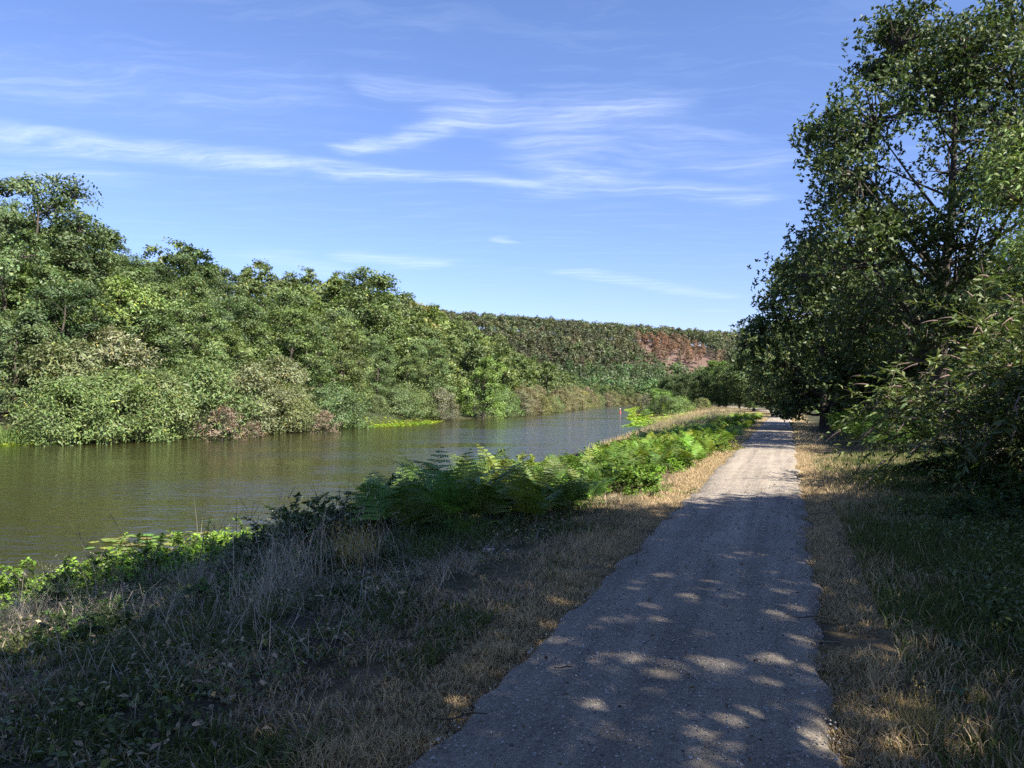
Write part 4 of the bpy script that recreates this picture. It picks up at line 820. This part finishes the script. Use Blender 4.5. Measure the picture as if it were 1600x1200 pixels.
weed('broad_leaf_weed', 3.0, 5.2, 8, .17, .6, (.06, .10, .035), 'dark broad leaved weed between path edge and right thicket')
weed('broad_leaf_weed', -2.2, 6.2, 8, .16, .5, (.07, .11, .04), 'dark rosette weed in the shaded bank grass')
PETAL = noisy_mat('white_petal', (.7, .7, .66), (.82, .82, .78), scale=20, bump=.05)
for k, (px, py) in enumerate([(759, 903), (768, 907), (790, 905)]):
    D = 7.6; x = (px - CX) / F * D; z0 = gz(x, D); e = tag(obj('white_flower', None, None, (x, D, z0)), ['leftmost', 'middle', 'rightmost'][k] + ' one of three small white flowers in the bank grass', 'flower', 'white flowers in the bank grass')
    v, f = tubes([(np.array([[0, 0, 0], [.01, 0, .1], [.02, .01, .2]]), np.array([.003, .003, .002]))], 4); obj('stem', make_mesh('stem', v, f, STEM), e)
    a = np.arange(9) * .698; C = np.tile([[.02, .01, .2]], (9, 1)); v, f = leaves(C, np.stack([np.cos(a), np.sin(a), .15 + 0 * a], 1), np.tile([[0, -.3, 1.]], (9, 1)), .016, .008); obj('bloom', make_mesh('bloom', v, f, PETAL), e)
for k, (px, py, ln, a, lab) in enumerate([(1262, 975, .32, -.25, 'bare twig lying on the right edge of the path'), (1290, 1015, .45, -.7, 'long pale straw stem across the right path edge'), (880, 1056, .12, .2, 'short dark twig on the left part of the path'), (720, 1135, .3, .35, 'dry twig in the straw at the lower left path edge')]):
    D = EYE * F / (py - HY); x = (px - CX) / F * D; t = np.linspace(-.5, .5, 7); P = np.stack([ln * t * math.cos(a), ln * t * math.sin(a), .004 + .03 * ln * np.sin(t * 9)], 1); z0 = .05 if abs(x - path_x(D)) < PW else gz(x, D) + .04
    v, f = tubes([(P, .005 * (1.1 - np.abs(t)))], 5); tag(obj('twig', make_mesh('twig', v, f, PALEBARK if k == 1 else BARK), None, (x, D, z0)), lab, 'twig', 'twigs by the path')
# dark dead weed stems on the bank
k = 0
for i in range(26):
    y = rnd.uniform(6.5, 11.5); x = rnd.uniform(-.55, -.22) * y; hh = rnd.uniform(.5, 1.05); k += 1; t = np.linspace(0, 1, 8); lx, ly = rnd.gauss(0, .22), rnd.gauss(0, .15)
    P = np.stack([hh * lx * t ** 1.5, hh * ly * t ** 1.5, hh * t], 1); paths = [(P, .005 * (1.15 - t))]
    for q in range(rnd.randrange(2, 6)):
        b = rnd.randrange(3, 8); l = rnd.uniform(.08, .2); aa = rnd.uniform(0, 6.28); paths.append((P[b] + np.linspace(0, 1, 4)[:, None] * np.array([l * math.cos(aa) * .6, l * math.sin(aa) * .6, l]), np.array([.003, .0025, .002, .0015])))
    v, f = tubes(paths, 4); spots.append((x, y)); tag(obj('dead_stem', make_mesh('dead_stem', v, f, BARK if i % 3 else PALEBARK), None, on(x, y)), 'thin dead weed stem standing in the rough bank grass', 'weed stem', 'dead weed stems on the bank')
x, y, z = at(310, 800, 12.5); tag(obj('grass_stalk', tuft_mesh(990, 2, 1.15, (.42, .36, .26), .01, True, .010, (.05, .1)), None, on(x, y), (1, 1, 1)), 'single tall pale stalk standing against the water', 'grass stalk')

k = 0
for i in range(40):
    y = rnd.uniform(6, 12.5); x = rnd.uniform(-.62, .02) * y; u = x - float(path_x(y))
    if u > -3.0 or x < float(bank_x(np.array(y), RB, 0)) + .5: continue
    k += 1; place_bush((NETT + BRAM)[i % 5], 'bank_weed', on(x, y), rnd.uniform(0, 6), rnd.uniform(.22, .5), 'low dark leafy weed among the dry bank grass', 'plant', 'low leafy weeds on the bank', (.75, .85, .8))

# each member of a look-alike group is told by its place, counted from the left
def number_group(group, template, key=None):
    m = [o for o in bpy.data.objects if o.get('group') == group and not o.parent]; m.sort(key=key or (lambda o: o.location.x / max(o.location.y, .1)))
    for k, o in enumerate(m): o['label'] = template.format(ordw(k + 1))
number_group('scorched pines on the far hill', '{} rust brown scorched pine from the left in the brown stand on the far hill')
number_group('pale reeds at the river side', '{} pale yellow reed clump from the left at the river side beyond the bracken')
number_group('dead weed stems on the bank', '{} thin dead weed stem from the left in the rough bank grass')
number_group('low leafy weeds on the bank', '{} low dark leafy weed from the left among the dry bank grass')
number_group('leafy bushes in the bracken hedge', '{} low leafy bush in the bracken hedge, counted away along the path', key=lambda o: o.location.y)
